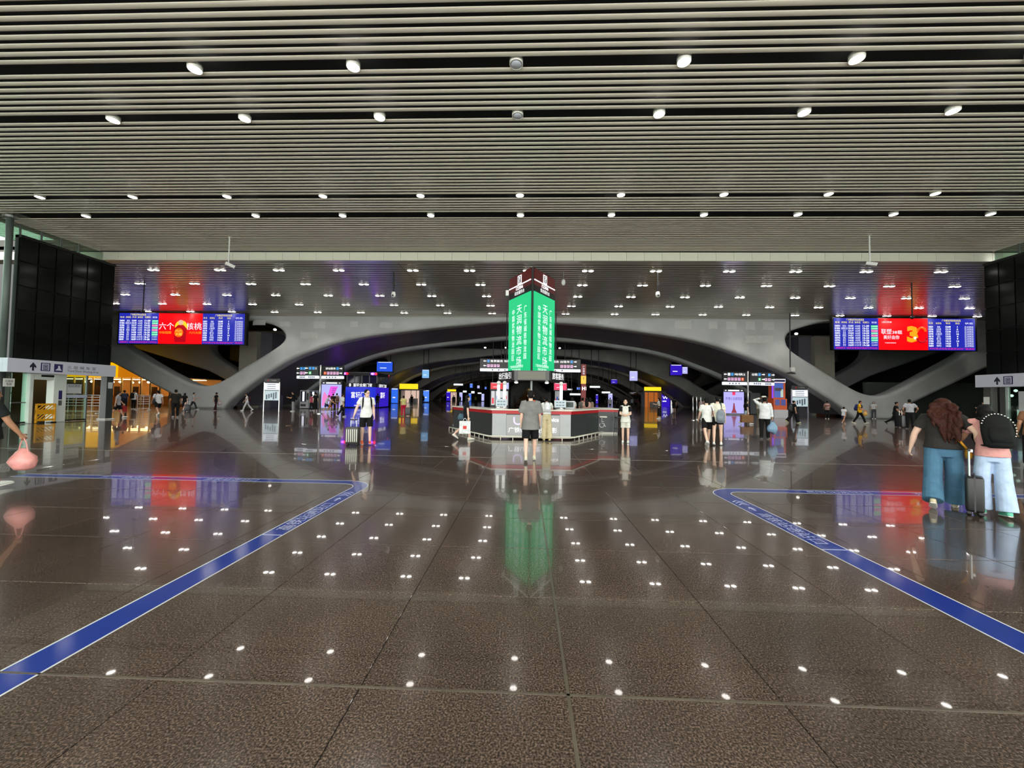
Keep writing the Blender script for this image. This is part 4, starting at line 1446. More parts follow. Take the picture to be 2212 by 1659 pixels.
# wide hanging sign behind the tower
Yh = 36.2
a, b_ = at(1037, 790, Yh), at(1254, 790, Yh)
zt, zb = at(1146, 776, Yh).z, at(1146, 803, Yh).z
t = thing('hanging_direction_sign', 'wide black direction sign hung behind the screen tower', 'sign', ((a.x + b_.x) / 2, Yh, 0))
w = b_.x - a.x
sign_panel(t, -w / 2, -0.2, zb, zt, True, [SBL], '售票服务 地铁2', [SPK, SPK, SPK, SPK])
sign_panel(t, -0.2, w / 2, zb, zt, False, [SBL], '进站服务 出租车', [SPK, SPK, SPK, SPK])
for q in (at(1095, 700, Yh).x - t.location.x, at(1201, 700, Yh).x - t.location.x):
    MB().tube([(q, 0.05, zt), (q, 0.05, ZR + 0.05)], 0.05, 8).build('hanger', BLACK, t)


def totem(px, py, w, h, label):
    g = ground(px, py)
    t = thing('information_totem', label, 'information board', (g.x, g.y, 0))
    for s in (-1, 1):
        B(t, 'leg', STEEL, s * w / 2 - 0.04, s * w / 2 + 0.04, -0.05, 0.05, 0, h * 0.9, 0.01)
    B(t, 'header', M('totem_header', (70, 70, 70), rough=0.4), -w / 2, w / 2, -0.06, 0.08, h * 0.89, h, 0.03)
    text(t, '广州南站', 0.12, h * 0.945, -0.065, w * 0.4, h * 0.035, WHITE)
    B(t, 'header_logo', RED, -w * 0.28, -w * 0.2, -0.065, -0.058, h * 0.92, h * 0.97)
    B(t, 'direction_panel', WSIGN, -w / 2 + 0.05, w / 2 - 0.05, -0.04, 0.05, h * 0.66, h * 0.87)
    B(t, 'map_panel', glow('map_light', (205, 228, 232), 0.8), -w / 2 + 0.05, w / 2 - 0.05, -0.04, 0.05, h * 0.35, h * 0.64)
    B(t, 'dividing_rail', SB, -w / 2 + 0.04, w / 2 - 0.04, -0.045, 0.055, h * 0.64, h * 0.66)
    GI = M('base_icon_grey', (120, 130, 150))
    for q in range(3):
        zz = h * (0.70 + 0.06 * q)
        B(t, 'direction_line', GI, -w * 0.3, w * 0.26, -0.044, -0.039, zz, zz + h * 0.018)
        arrow(t, -w * 0.38, zz + h * 0.01, 0.045, True, -0.04)
    for q in range(5):
        B(t, 'map_line', GI, -w * 0.36 + q * w * 0.15, -w * 0.36 + q * w * 0.15 + w * 0.09, -0.044, -0.039, h * (0.38 + 0.03 * (q % 3)), h * (0.52 + 0.02 * q))
    return t


totem(586, 890, 1.35, 2.87, 'lit information board on steel legs beside the left arch leg')
totem(1728, 902, 1.5, 3.0, 'lit information board on steel legs beside the right arch leg')

# ================================================================== SHOPS, LIGHT BOXES AND MACHINES UNDER THE ARCHES
def light_box(px, py, w, h, label, mat, head=True, name='advert_light_box', rz_=0.0):
    g = ground(px, py)
    t = thing(name, label, 'light box', (g.x, g.y, 0), rz_)
    B(t, 'cabinet', SB, -w / 2 - 0.05, w / 2 + 0.05, 0.0, 0.3, 0, h)
    B(t, 'plinth', GREY, -w / 2, w / 2, -0.05, 0.3, 0, 0.14)
    top = h - (0.32 if head else 0.08)
    B(t, 'advert_face', mat, -w / 2, w / 2, -0.03, 0.0, 0.16, top)
    if head:
        for q in (-1, 1):
            arrow(t, q * w * 0.4, h - 0.16, 0.11, q < 0, -0.02)
        B(t, 'header_strip', WSIGN, -w * 0.28, w * 0.28, -0.03, 0.0, h - 0.24, h - 0.09, 0.01)
    return t, top


# pink light box
PKB = glow('advert_pale_blue', (176, 178, 250), 1.05)
MAG = glow('advert_magenta', (226, 60, 214), 1.1)
t, top = light_box(715, 884.5, 2.12, 2.95, 'pink and pale blue advertising light box beside the direction sign', PKB)
MB().plate([(0.05, 0.9), (0.7, 2.43), (-0.1, 2.43), (-0.35, 1.5)], -0.04, -0.03).build('advert_shape', MAG, t)
MB().plate([(-0.95, 0.25), (-0.2, 0.9), (-0.3, 1.3), (-0.75, 1.9), (-0.95, 1.2)], -0.045, -0.035).build('advert_figure', glow('advert_pink', (240, 120, 200), 1.0), t)
MB().plate([(-0.1, 0.2), (0.95, 0.2), (0.95, 0.9), (0.4, 1.0)], -0.042, -0.032).build('advert_shape', glow('advert_violet', (150, 110, 240), 1.0), t)
for q in range(3):
    B(t, 'advert_caption', glow('advert_purple_ink', (150, 20, 160), 1.0), 0.02 + 0.04 * q, 0.42 + 0.05 * q, -0.048, -0.042, 1.75 + 0.2 * q, 1.83 + 0.2 * q)

# blue show booth
BLB = glow('booth_blue', (22, 40, 205), 1.05)
BLV = glow('booth_violet', (52, 30, 190), 1.0)
g0, g1 = ground(747, 881), ground(812, 883)
gw = g1.x - g0.x
Yb = 47.0
x0, x1 = at(746, 860, Yb).x, at(811, 860, Yb).x
w = x1 - x0
t = thing('exhibition_booth', 'blue lit window maker booth with glazed upper storey and red lamps', 'booth', (x0, Yb, 0))
zt = at(780, 836, Yb).z
B(t, 'carcass', SB, 0, w, 0.05, 5.0, 0, zt + 0.45)
B(t, 'front_screen', BLB, 0, w, 0.0, 0.05, 0.12, zt)
# the angled side screen
sd = Vector((at(838, 860, 51.5).x, 51.5)) - Vector((x1, Yb))
f = MB().box(0, sd.length, 0, 0.05, 0.12, zt).build('side_screen', BLV, t)
f.location = (w + 0.07, 0, 0)
f.rotation_euler = (0, 0, math.atan2(sd.y, sd.x))
text(t, '富轩门窗', w * 0.5, zt * 0.62, -0.02, w * 0.62, 0.75, WGLOW, bold=0.02)
text(t, '富轩全屋门窗', w * 0.56, zt + 0.24, 0.04, w * 0.62, 0.4, WGLOW, bold=0.04)
text(t, '0', w * 0.14, zt + 0.24, 0.04, 0.24, 0.4, WGLOW, bold=0.04)
text(t, '高端门窗 定制家居', w * 0.6, zt * 0.3, -0.02, w * 0.4, 0.14, WGLOW)
text(t, '400-888-6090 全国招商', w * 0.6, zt * 0.12, -0.02, w * 0.6, 0.2, WGLOW, bold=0.02)
text(f, '富轩', sd.length * 0.5, zt * 0.62, -0.02, 1.6, 0.75, WGLOW, bold=0.03)
text(f, '富轩门窗', sd.length * 0.5, zt + 0.2, -0.02, 2.6, 0.4, WGLOW, bold=0.04)
zu = at(780, 811, Yb).z
B(t, 'upper_floor', SB, 0, w, 0.3, 4.0, zt + 0.45, zt + 0.5)
for q in range(5):
    xx = w * q / 4
    B(t, 'upper_post', GREY, xx - 0.05, xx + 0.05, 0.3, 0.4, zt + 0.45, zu)
    if q < 4:
        B(t, 'upper_pane', M('blue_grey_glass', (40, 44, 62), rough=0.08), xx + 0.06, xx + w / 4 - 0.06, 0.34, 0.37, zt + 0.5, zu - 0.05)
for q in range(4):
    o = B(t, 'side_post', GREY, -0.04, 0.04, -0.05, 0.05, zt + 0.45, zu)
    o.location = (w + sd.x * (0.2 + 0.25 * q), 0.3 + sd.y * (0.2 + 0.25 * q), 0)
B(t, 'top_beam', SB, -0.1, w + 0.1, 0.1, 4.2, zu, zu + 0.35)
B(t, 'top_rail', GREY, -0.1, w + 0.1, 0.0, 0.1, zu + 0.33, zu + 0.4)
REDL = glow('red_lamp', (255, 20, 30), 10.0)
VIOL = glow('violet_lamp', (110, 40, 255), 34.0)
for xx, yy in ((0.1, -0.05), (w, -0.05), (w + sd.x * 0.95, sd.y * 0.95)):
    MB().ball((xx, yy, zu + 0.2), 0.16, 0.12, 0.12).build('red_lamp', REDL, t, True)
for xx in (-0.15, w - 0.4):
    MB().ball((xx, -0.08, zu + 0.2), 0.2, 0.12, 0.12).build('violet_lamp', VIOL, t, True)
# vending machines
for q, (px, lab) in enumerate(((657, 'white vending machine with lit shelves behind the man in black'), (678, 'grey vending machine with lit shelves nearer the direction sign'))):
    g = at(px, 882, 41.8)
    t = thing('vending_machine', lab, 'vending machine', (g.x, 41.8, 0))
    B(t, 'cabinet', OFFW if q == 0 else M('lilac_grey', (140, 138, 160), rough=0.4), -0.5, 0.5, 0, 0.8, 0.06, 2.0, 0.02)
    B(t, 'display_window', M('blue_grey_glass', (40, 44, 62)), -0.42, 0.18, -0.015, 0.01, 0.75, 1.88)
    B(t, 'light_column', glow('vending_light', (236, 240, 255), 1.4), -0.22, 0.0, -0.025, -0.012, 0.8, 1.84)
    for k in range(5):
        B(t, 'shelf', GREY, -0.42, 0.18, -0.03, -0.01, 0.8 + 0.22 * k, 0.82 + 0.22 * k)
    B(t, 'payment_panel', DARK, 0.24, 0.44, -0.015, 0.01, 0.95, 1.7)
    B(t, 'delivery_flap', DARK, -0.4, 0.16, -0.015, 0.01, 0.25, 0.5)
    for xx in (-0.42, 0.42):
        for yy in (0.08, 0.7):
            MB().tube([(xx, yy, 0), (xx, yy, 0.07)], 0.03, 8).build('foot', BLACK, t)
# shop with the yellow fascia, left depth
YSG = glow('yellow_shop_sign', (255, 214, 30), 1.25)
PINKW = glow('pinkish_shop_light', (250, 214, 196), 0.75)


def kiosk_shop(px0, px1, py, ytop, ysign, Y, label, door):
    a, b_ = at(px0, py, Y), at(px1, py, Y)
    w = b_.x - a.x
    t = thing('kiosk_shop', label, 'shop', ((a.x + b_.x) / 2, Y, 0))
    zt = at(px0, ytop, Y).z
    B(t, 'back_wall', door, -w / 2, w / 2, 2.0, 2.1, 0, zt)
    B(t, 'side_wall', OFFW, -w / 2 - 0.1, -w / 2, 0, 2.1, 0, zt)
    B(t, 'side_wall', OFFW, w / 2, w / 2 + 0.1, 0, 2.1, 0, zt)
    B(t, 'roof', GREY, -w / 2 - 0.5, w / 2 + 0.8, -0.6, 2.2, zt, zt + 0.25)
    z0 = at(px0, ysign, Y).z
    B(t, 'yellow_sign', YSG, -w / 2 - 0.2, w / 2 * 0.9, -0.5, -0.2, zt + 0.25, z0, 0.03)
    for q in (-0.3, 0.05, 0.35):
        B(t, 'door_post', STEEL, w * q - 0.05, w * q + 0.05, -0.1, 0.0, 0, zt)
    B(t, 'counter', OFFW, -w * 0.1, w * 0.35, 0.5, 1.1, 0, 1.0)
    return t


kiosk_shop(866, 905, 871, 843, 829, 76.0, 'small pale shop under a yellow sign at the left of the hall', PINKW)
kiosk_shop(1393, 1428, 880, 847, 836, 74.0, 'small shop with orange door under a yellow sign at the right', glow('orange_door_light', (236, 130, 50), 0.5))
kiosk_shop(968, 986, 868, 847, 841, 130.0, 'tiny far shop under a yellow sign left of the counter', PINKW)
BL2 = glow('advert_bright_blue', (50, 110, 240), 1.0)
BL3 = glow('advert_lavender', (190, 190, 255), 1.0)
PUR = glow('advert_deep_violet', (52, 22, 190), 1.0)


def far_box(x0, x1, y0, y1, Y, label, mat, word=None, cat='light box', name='advert_light_box', stand=True):
    a, b_ = at(x0, y1, Y), at(x1, y0, Y)
    t = thing(name, label, cat, ((a.x + b_.x) / 2, Y, 0 if stand else a.z))
    w, h = b_.x - a.x, b_.z - a.z
    z = a.z if stand else 0
    B(t, 'cabinet', SB, -w / 2 - 0.06, w / 2 + 0.06, 0.0, 0.3, 0 if stand else -0.06, z + h + 0.06)
    B(t, 'lit_face', mat, -w / 2, w / 2, -0.03, 0.0, z + 0.05, z + h)
    B(t, 'top_strip', WSIGN, -w * 0.42, w * 0.42, -0.04, -0.02, z + h * 0.93, z + h * 0.985)
    B(t, 'caption_block', WSIGN, -w * 0.3, w * 0.12, -0.035, -0.02, z + h * 0.35, z + h * 0.42)
    if word:
        text(t, word, 0, z + h * 0.62, -0.036, w * 0.6, h * 0.2, WGLOW)
    if not stand:
        for s in (-1, 1):
            MB().tube([(s * w * 0.35, 0.15, h), (s * w * 0.35, 0.15, 9.78 - t.location.z)], 0.05, 6).build('hanger', BLACK, t)
    return t


far_box(845, 860, 839, 871, 74.6, 'tall blue light box left of the yellow-signed shop', BL2)
far_box(914, 927, 843, 868, 88.0, 'tall bright blue light box deep at the left of the hall', glow('advert_sky', (80, 140, 255), 1.0))
far_box(964, 973, 846, 866, 110.0, 'slim violet light box far left of the counter', PUR)
far_box(992, 999, 848, 866, 118.0, 'slim pale light box just left of the counter', BL3)
far_box(1012, 1018, 850, 866, 125.0, 'slim blue light box behind the woman in black', BL2)
far_box(1040, 1046, 851, 866, 125.0, 'narrow pale lit panel left of the desk monitors', BL3)
far_box(1427, 1447, 847, 879, 82.0, 'violet light box with lettering at the right of the hall', PUR, 'W')
far_box(1449, 1455, 846, 880, 82.6, 'narrow white lit column beside the violet light box', WSIGN)
far_box(1287, 1292, 852, 872, 95.0, 'slim violet light box behind the accessible desk', PUR)
far_box(1314, 1323, 850, 876, 90.0, 'slim pale light box right of the accessible desk', BL3)
far_box(1360, 1375, 848, 852, 80.0, 'low dark kiosk header with white lettering', SB, None, 'sign', 'kiosk_header', False)
far_box(814, 848, 782, 803, 58.0, 'hanging blue advertising screen above the booth', glow('advert_azure', (40, 90, 230), 1.0), None, 'display', 'hanging_screen', False)
far_box(912, 927, 799, 817, 64.0, 'hanging pale blue screen at the left of the far arches', glow('advert_ice', (130, 190, 240), 1.0), None, 'display', 'hanging_screen', False)
far_box(1448, 1473, 788, 811, 60.0, 'hanging violet advertising screen at the right of the far arches', PUR, None, 'display', 'hanging_screen', False)
far_box(1474, 1485, 793, 808, 60.2, 'hanging pale screen end-on beside the violet one', BL3, None, 'display', 'hanging_screen', False)
far_box(1360, 1377, 802, 823, 64.0, 'hanging lavender screen right of the red pillar', BL3, None, 'display', 'hanging_screen', False)
far_box(1320, 1333, 820, 829, 78.0, 'small hanging violet screen right of the red pillar', PUR, None, 'display', 'hanging_screen', False)
far_box(1015, 1021, 829, 838, 90.0, 'small hanging blue screen left of the red display', BL2, None, 'display', 'hanging_screen', False)
far_box(1031, 1036, 833, 839, 96.0, 'tiny hanging pale screen left of the red display', BL3, None, 'display', 'hanging_screen', False)
far_box(1047, 1051, 836, 841, 104.0, 'tiny hanging blue screen nearest the red display', BL2, None, 'display', 'hanging_screen', False)
RDS = glow('red_display', (226, 16, 40), 1.1)
CRM = glow('crimson_display', (236, 10, 90), 1.1)
far_box(1060, 1086, 827, 841, 52.0, 'red hanging display behind the counter left of the tower', RDS, None, 'display', 'hanging_screen', False)
far_box(1087, 1099, 827, 841, 52.7, 'lilac hanging timetable display left of the tower', BL3, None, 'display', 'hanging_screen', False)
far_box(1197, 1224, 828, 843, 52.0, 'crimson hanging display behind the counter right of the tower', CRM, None, 'display', 'hanging_screen', False)
WS2 = glow('far_white_sign', (230, 238, 245), 1.3)
for k, (x0, x1, y0, y1, Y, lab) in enumerate([(980, 1000, 829, 833, 70, 'thin lit hanging sign far left of the counter'), (1000, 1008, 844, 848, 90, 'short lit sign above far passengers left of the counter'),
                                              (1018, 1025, 845, 850, 100, 'tiny lit sign above the far kiosks at left'), (1032, 1040, 848, 851, 110, 'thin pale lit sign nearest the desk monitors'),
                                              (1274, 1296, 834, 838, 66, 'thin lit hanging sign right of the red pillar'), (1231, 1254, 850, 854, 60, 'white lit shop header right of the black column'),
                                              (1226, 1236, 840, 843, 80, 'small lit sign below the crimson display'), (1246, 1253, 837, 842, 84, 'small blue-white lit sign left of the red pillar'), (1300, 1318, 846, 850, 70, 'pale lit kiosk header behind the bar stool')]):
    far_box(x0, x1, y0, y1, Y, lab, WS2 if k != 7 else BL2, None, 'sign', 'hanging_sign', False)
# bright shop window just behind the black column
for px0, px1, lab in ((1060, 1098, 'bright white shop front behind the counter left of the column'), (1199, 1212, 'bright white shop front behind the counter right of the column')):
    Y = 60.0
    a, b_ = at(px0, 873, Y), at(px1, 845, Y)
    t = thing('shop_front', lab, 'shop', ((a.x + b_.x) / 2, Y, 0))
    w = b_.x - a.x
    B(t, 'frame', SB, -w / 2 - 0.1, w / 2 + 0.1, 0.1, 0.3, 0, b_.z + 0.3)
    B(t, 'lit_window', glow('shop_white', (220, 222, 226), 0.9), -w / 2, w / 2, 0.05, 0.1, 0.3, b_.z)
    for q in range(5):
        B(t, 'display_post', SB, -w / 2 + w * q / 4 - 0.06, -w / 2 + w * q / 4 + 0.06, 0.0, 0.06, 0, b_.z)
    for q in range(4):
        B(t, 'goods', (RDS, BL2, SB, RDS)[q], -w / 2 + w * (q + 0.25) / 4, -w / 2 + w * (q + 0.7) / 4, -0.02, 0.05, 0.5, 1.4 + 0.3 * (q % 2))
# red totem pillar
Y = 34.0
p = at(1261, 787, Y)
t = thing('red_pillar_sign', 'tall slim red pillar sign with a yellow block right of the tower', 'sign', (p.x, Y, 0))
zs = [at(1261, q, Y).z for q in (866, 829, 812, 787)]
RP = M('red_pillar', (140, 20, 26), rough=0.4)
B(t, 'shaft', RP, -0.2, 0.2, 0, 0.2, 0, zs[3])
B(t, 'yellow_block', glow('yellow_block', (250, 200, 20), 1.0), -0.21, 0.21, -0.02, 0.21, zs[1], zs[2])
text(t, 'Y', 0, (zs[1] + zs[2]) / 2 + 0.1, -0.025, 0.18, 0.25, SB)
text(t, vtext('广州南站'), 0, (zs[2] + zs[3]) / 2, -0.005, 0.16, 0.75, WT)
text(t, 'H', 0, zs[1] - 0.4, -0.005, 0.26, 0.3, WGLOW, bold=0.03)
B(t, 'lit_edge', WGLOW, 0.2, 0.23, 0.0, 0.1, zs[1] - 0.55, zs[1] - 0.25)
# right: violet light box
VIO = glow('advert_soft_violet', (182, 176, 250), 1.05)
t, top = light_box(1585, 896, 2.1, 2.75, 'soft violet advertising light box with dark lettering under the right sign', VIO)
text(t, '声博士全屋隔音', 0, 1.72, -0.036, 1.75, 0.34, glow('advert_indigo_ink', (70, 50, 170), 0.8), bold=0.02)
B(t, 'advert_tag', CRM, -0.16, 0.16, -0.04, -0.03, 2.1, 2.43)
MB().plate([(-0.28, 0.2), (0.32, 0.2), (0.14, 0.6), (0.06, 1.25), (-0.04, 1.25), (-0.12, 0.6)], -0.045, -0.034).build('advert_bottle', glow('advert_maroon', (150, 20, 50), 0.9), t)
# orange and blue game machine
g = at(1686, 906, 36.5)
t = thing('game_machine', 'tall orange and blue photo kiosk machine at the right', 'machine', (g.x, 36.5, 0))
ORF = M('orange_frame', (224, 96, 40), rough=0.4)
B(t, 'pedestal', OFFW, -0.62, 0.62, -0.1, 0.9, 0, 0.75, 0.02)
B(t, 'lower_cabinet', ORF, -0.6, 0.6, 0.0, 0.9, 0.75, 1.75, 0.02)
B(t, 'upper_cabinet', ORF, -0.52, 0.55, 0.15, 0.9, 1.75, 3.5, 0.02)
B(t, 'top_sign', WSIGN, -0.54, 0.54, 0.1, 0.2, 3.22, 3.55, 0.01)
B(t, 'top_sign_print', NAVY, -0.5, 0.5, 0.09, 0.105, 3.28, 3.48)
B(t, 'main_screen', glow('kiosk_screen', (40, 90, 190), 0.8), -0.45, 0.35, 0.12, 0.16, 1.85, 3.18)
B(t, 'screen_figure', glow('kiosk_figure', (196, 220, 200), 0.8), 0.1, 0.33, 0.11, 0.125, 1.9, 2.6)
B(t, 'screen_figure', glow('kiosk_dark', (40, 16, 30), 0.6), -0.4, 0.2, 0.11, 0.125, 2.45, 2.75)
for q in (-0.26, 0.26):
    B(t, 'touch_panel', glow('kiosk_touch', (40, 60, 160), 0.6), q - 0.2, q + 0.2, -0.02, 0.01, 1.15, 1.68)
B(t, 'edge_light', glow('violet_edge', (110, 50, 255), 1.5), -0.63, -0.56, 0.1, 0.2, 1.8, 3.2)
# grey service cabinets behind the right sign
for q, (px, w, h, lab) in enumerate(((1632, 1.1, 2.4, 'tall grey cabinet behind the woman with the brown box'), (1655, 1.2, 2.0, 'low grey cabinet behind the man in the white shirt'))):
    g = at(px, 895, 44.5)
    t = thing('service_cabinet', lab, 'cabinet', (g.x, 44.5, 0))
    B(t, 'body', M('cabinet_grey', (110, 112, 114), rough=0.4, metal=0.3), -w / 2, w / 2, 0, 0.8, 0.05, h, 0.02)
    for s in (-1, 1):
        B(t, 'door', M('cabinet_grey2', (128, 130, 132), rough=0.35, metal=0.3), s * w / 4 - w * 0.23, s * w / 4 + w * 0.23, -0.02, 0.01, 0.1, h - 0.05)
        B(t, 'handle', BLACK, s * 0.06 - 0.015, s * 0.06 + 0.015, -0.05, -0.02, h * 0.45, h * 0.58)
    B(t, 'plinth', BLACK, -w / 2 + 0.05, w / 2 - 0.05, 0.05, 0.75, 0, 0.06)
# cartons stacked in the shade
CARD = M('red_brown_carton', (96, 52, 40), rough=0.8, noise=0.15)
for q, lab in enumerate(('red brown carton against the dark wall, left of three', 'red brown carton against the dark wall, middle of three', 'red brown carton against the dark wall, right of three')):
    g = at(1776 + q * 12, 898, 43.0)
    t = thing('carton', lab, 'box', (g.x, 43.0, 0), 0.05 * q, 'cartons by the right arch leg')
    B(t, 'box_body', CARD, -0.27, 0.27, 0, 0.45, 0, 0.62, 0.01)
    B(t, 'tape', M('brown_tape', (150, 110, 70), rough=0.4), -0.275, 0.275, 0.2, 0.25, 0.3, 0.625)
# steel posts in the far right
for q, px in enumerate((1497, 1505, 1514)):
    g = ground(px, 908 - q * 1.5)
    t = thing('steel_bollard', 'slim steel bollard, %s of three left of the two friends' % ('left', 'middle', 'right')[q], 'bollard', (g.x, g.y, 0))
    MB().tube([(0, 0, 0), (0, 0, 1.75)], 0.045, 10).build('post', STEEL, t, True)
    MB().disc((0, 0, 0.02), 0.14, 0.04, 16).build('base', STEEL, t)
    MB().ball((0, 0, 1.76), 0.05, 0.05, 0.04).build('cap', STEEL, t, True)

# ================================================================== PEOPLE
REMESH = []


def rot_dir(flex, abd, s):
    """direction of a limb hanging down, swung forward by flex and outward by abd"""
    d = Vector((0, math.sin(flex), -math.cos(flex)))
    d = d * math.cos(abd) + Vector((s * math.sin(abd), 0, 0))
    return d.normalized()


def queue(o, voxel, smooth, extra=None):
    REMESH.append((o, voxel, smooth, extra))


def fingers(mb, wrist, d, inward, side, curl, k=1.0):
    """four unequal bent fingers and a thumb growing from the palm"""
    n = (inward - d * inward.dot(d)).normalized()
    b = d.cross(n).normalized()
    if b.y < 0:
        b = -b
    pal = wrist + d * 0.085 * k
    for i, (o_, L) in enumerate(((0.031, 0.068), (0.011, 0.078), (-0.010, 0.073), (-0.029, 0.058))):
        p = pal + b * o_ * k
        pts = [p - d * 0.03 * k, p]
        a = 0.0
        for sgm in (0.42, 0.33, 0.25):
            a += curl * (0.9 if sgm > 0.4 else 1.1)
            p = p + (d * math.cos(a) + n * math.sin(a)) * L * sgm * k
            pts.append(p)
        mb.tube(pts, [0.010 * k, 0.0098 * k, 0.0092 * k, 0.0085 * k, 0.006 * k], 6)
    p = wrist + d * 0.03 * k + b * 0.03 * k
    q1 = p + (d * 0.5 + b * 0.7 + n * 0.35).normalized() * 0.034 * k
    q2 = q1 + (d * 0.8 + b * 0.2 + n * 0.5).normalized() * 0.03 * k
    mb.tube([wrist + d * 0.02 * k, p, q1, q2], [0.014 * k, 0.013 * k, 0.011 * k, 0.008 * k], 6)


SKINS = {'light': (228, 188, 166), 'mid': (205, 156, 124), 'tan': (176, 128, 98)}
HAIRC = {'black': (14, 12, 12), 'brown': (52, 34, 26), 'auburn': (50, 22, 13)}


def person(label, pos, h, face, legs=((0.25, 0.05), (-0.28, 0.25)), arms=((-0.3, 0.1, 0.25), (0.3, 0.1, 0.3)), lean=0.04, skin='light',
           top=('tee', (220, 220, 216)), bottom=('trousers', (30, 30, 34)), shoes=(225, 225, 220), hair=('short', 'black'), wide=1.0, fine=False,
           look=(0.0, 0.0), curl=0.45, facef=False, spread=0.0, name='person'):
    """face: 0 walks away from the lens, pi faces it, +pi/2 faces left.  arms: (flex, abduct, elbow[, inward]) or a wrist point ('to', x, y, z)"""
    root = thing(name, label, 'person', (pos.x, pos.y, 0), face - math.atan2(pos.x, pos.y))     # turned relative to the line of sight
    S = h / 1.72
    vox = 0.0105 if fine else 0.021
    sm = 4 if fine else 2
    hipz = 0.92
    pel = Vector((0, 0, 0.98))
    LR = Matrix.Rotation(-lean, 3, 'X')

    def up(v):
        v = Vector(v)
        return pel + LR @ (v - pel)
    Q = {}
    # legs
    lowest = 9
    for s, (a, k) in zip((-1, 1), legs):
        hp = Vector((s * 0.092 * wide ** 0.7, 0, hipz))
        d1 = rot_dir(a, 0.03 + spread, s)
        kn = hp + d1 * 0.43
        d2 = rot_dir(a - k, 0.0 + spread * 0.6, s)
        an = kn + d2 * 0.41
        pitch = max(-0.9, min(0.35, (a - k) * 0.75 if (a - k) < 0 else (a - k) * 0.5))
        fd = Vector((0, math.cos(pitch), math.sin(pitch)))
        fu = Vector((0, -math.sin(pitch), math.cos(pitch)))
        Q[s] = (hp, kn, an, fd, fu)
        heel = an - fu * 0.085 - fd * 0.07
        toe = an - fu * 0.085 + fd * 0.185
        lowest = min(lowest, heel.z, toe.z)
    drop = Vector((0, 0, -lowest))
    A = {}
    for s, arm in zip((-1, 1), arms):
        sh = up((s * 0.172 * (1 + (wide - 1) * 0.8), -0.005, 1.405))
        if arm[0] == 'to':
            wr = Vector((arm[1], arm[2], arm[3])) - drop
            v = wr - sh
            L1, L2 = 0.285, 0.25
            dd = min(v.length, L1 + L2 - 0.004)
            vn = v.normalized()
            ca = (L1 * L1 + dd * dd - L2 * L2) / (2 * L1 * dd)
            hint = Vector((s * 0.6, -0.6, -0.7)) if len(arm) < 5 else Vector(arm[4])
            hint = (hint - vn * hint.dot(vn)).normalized()
            el = sh + vn * L1 * ca + hint * L1 * math.sqrt(max(0, 1 - ca * ca))
            wr = sh + vn * dd
        else:
            fx, ab, eb = arm[:3]
            inn_ = arm[3] if len(arm) > 3 else 0.0
            el = sh + rot_dir(fx + lean * 0.3, ab, s) * 0.285
            fd2 = rot_dir(fx + eb, ab * 0.5, s)
            fd2 = (fd2 + Vector((-s * inn_, 0, 0))).normalized()
            wr = el + fd2 * 0.25
        A[s] = (sh, el, wr)
    # ---- body: one closed skin
    mb = MB()
    w = wide
    mb.loft([(Vector((0, 0, 0.84)), 0.14 * w, 0.10 * w), (Vector((0, 0, 0.93)), 0.155 * w, 0.105 * w), (up((0, 0, 1.08)), 0.13 * w, 0.09 * w), (up((0, 0, 1.26)), 0.15 * w, 0.10 * w), (up((0, -0.005, 1.38)), 0.15 * w, 0.085 * w), (up((0, -0.01, 1.445)), 0.07, 0.06)])
    hd = up((0, 0.03, 1.595))
    HR = LR @ Matrix.Rotation(look[0], 3, 'Z') @ Matrix.Rotation(-look[1], 3, 'X')
    H4 = HR.to_4x4()
    mb.loft([(up((0, -0.015, 1.40)), 0.062, 0.060), (up((0, 0.0, 1.47)), 0.052, 0.054), (hd - HR @ Vector((0, 0.01, 0.05)), 0.052, 0.056)])
    mb.ball(hd + HR @ Vector((0, 0.0, 0.02)), 0.072, 0.092, 0.098, H4)
    mb.ball(hd + HR @ Vector((0, 0.028, -0.055)), 0.054, 0.058, 0.062, H4)
    mb.ball(hd + HR @ Vector((0, 0.098, -0.012)), 0.012, 0.02, 0.022, H4, 8, 6)
    for s in (-1, 1):
        mb.ball(hd + HR @ Vector((s * 0.076, -0.005, -0.005)), 0.012, 0.02, 0.03, H4, 8, 6)
    for s in (-1, 1):
        sh, el, wr = A[s]
        mb.loft([(sh + Vector((-s * 0.06, 0, 0.0)), 0.055, 0.055), (sh, 0.056, 0.056), (sh.lerp(el, 0.45), 0.049 * w ** 0.6, 0.049 * w ** 0.6), (el, 0.040 * w ** 0.4, 0.040 * w ** 0.4), (el.lerp(wr, 0.35), 0.041 * w ** 0.4, 0.041 * w ** 0.4), (wr, 0.027, 0.027)], right=(0, 1, 0.3), n=10)
        d = (wr - el).normalized()
        inward = Vector((-s, 0.25, 0))
        n_ = (inward - d * inward.dot(d)).normalized()
        mb.loft([(wr - d * 0.01, 0.026, 0.022), (wr + d * 0.03, 0.034, 0.019), (wr + d * 0.09, 0.038, 0.015)], right=tuple(d.cross(n_)), n=10)
        hp, kn, an, fd, fu = Q[s]
        mb.loft([(hp + Vector((0, 0, 0.05)), 0.085 * w, 0.085 * w), (hp.lerp(kn, 0.3), 0.076 * w, 0.078 * w), (kn, 0.052 * w ** 0.5, 0.055 * w ** 0.5), (kn.lerp(an, 0.3), 0.052 * w ** 0.5, 0.055 * w ** 0.5), (an + Vector((0, 0, 0.03)), 0.036, 0.038), (an - fu * 0.03, 0.036, 0.04)], n=12)
        mb.loft([(an - fu * 0.05 - fd * 0.05, 0.03, 0.03), (an - fu * 0.055 + fd * 0.06, 0.036, 0.026), (an - fu * 0.066 + fd * 0.15, 0.036, 0.016)], n=8)
    body = mb.build('body', M('skin_' + skin, SKINS[skin], rough=0.5, noise=0.04, scale=20), root)
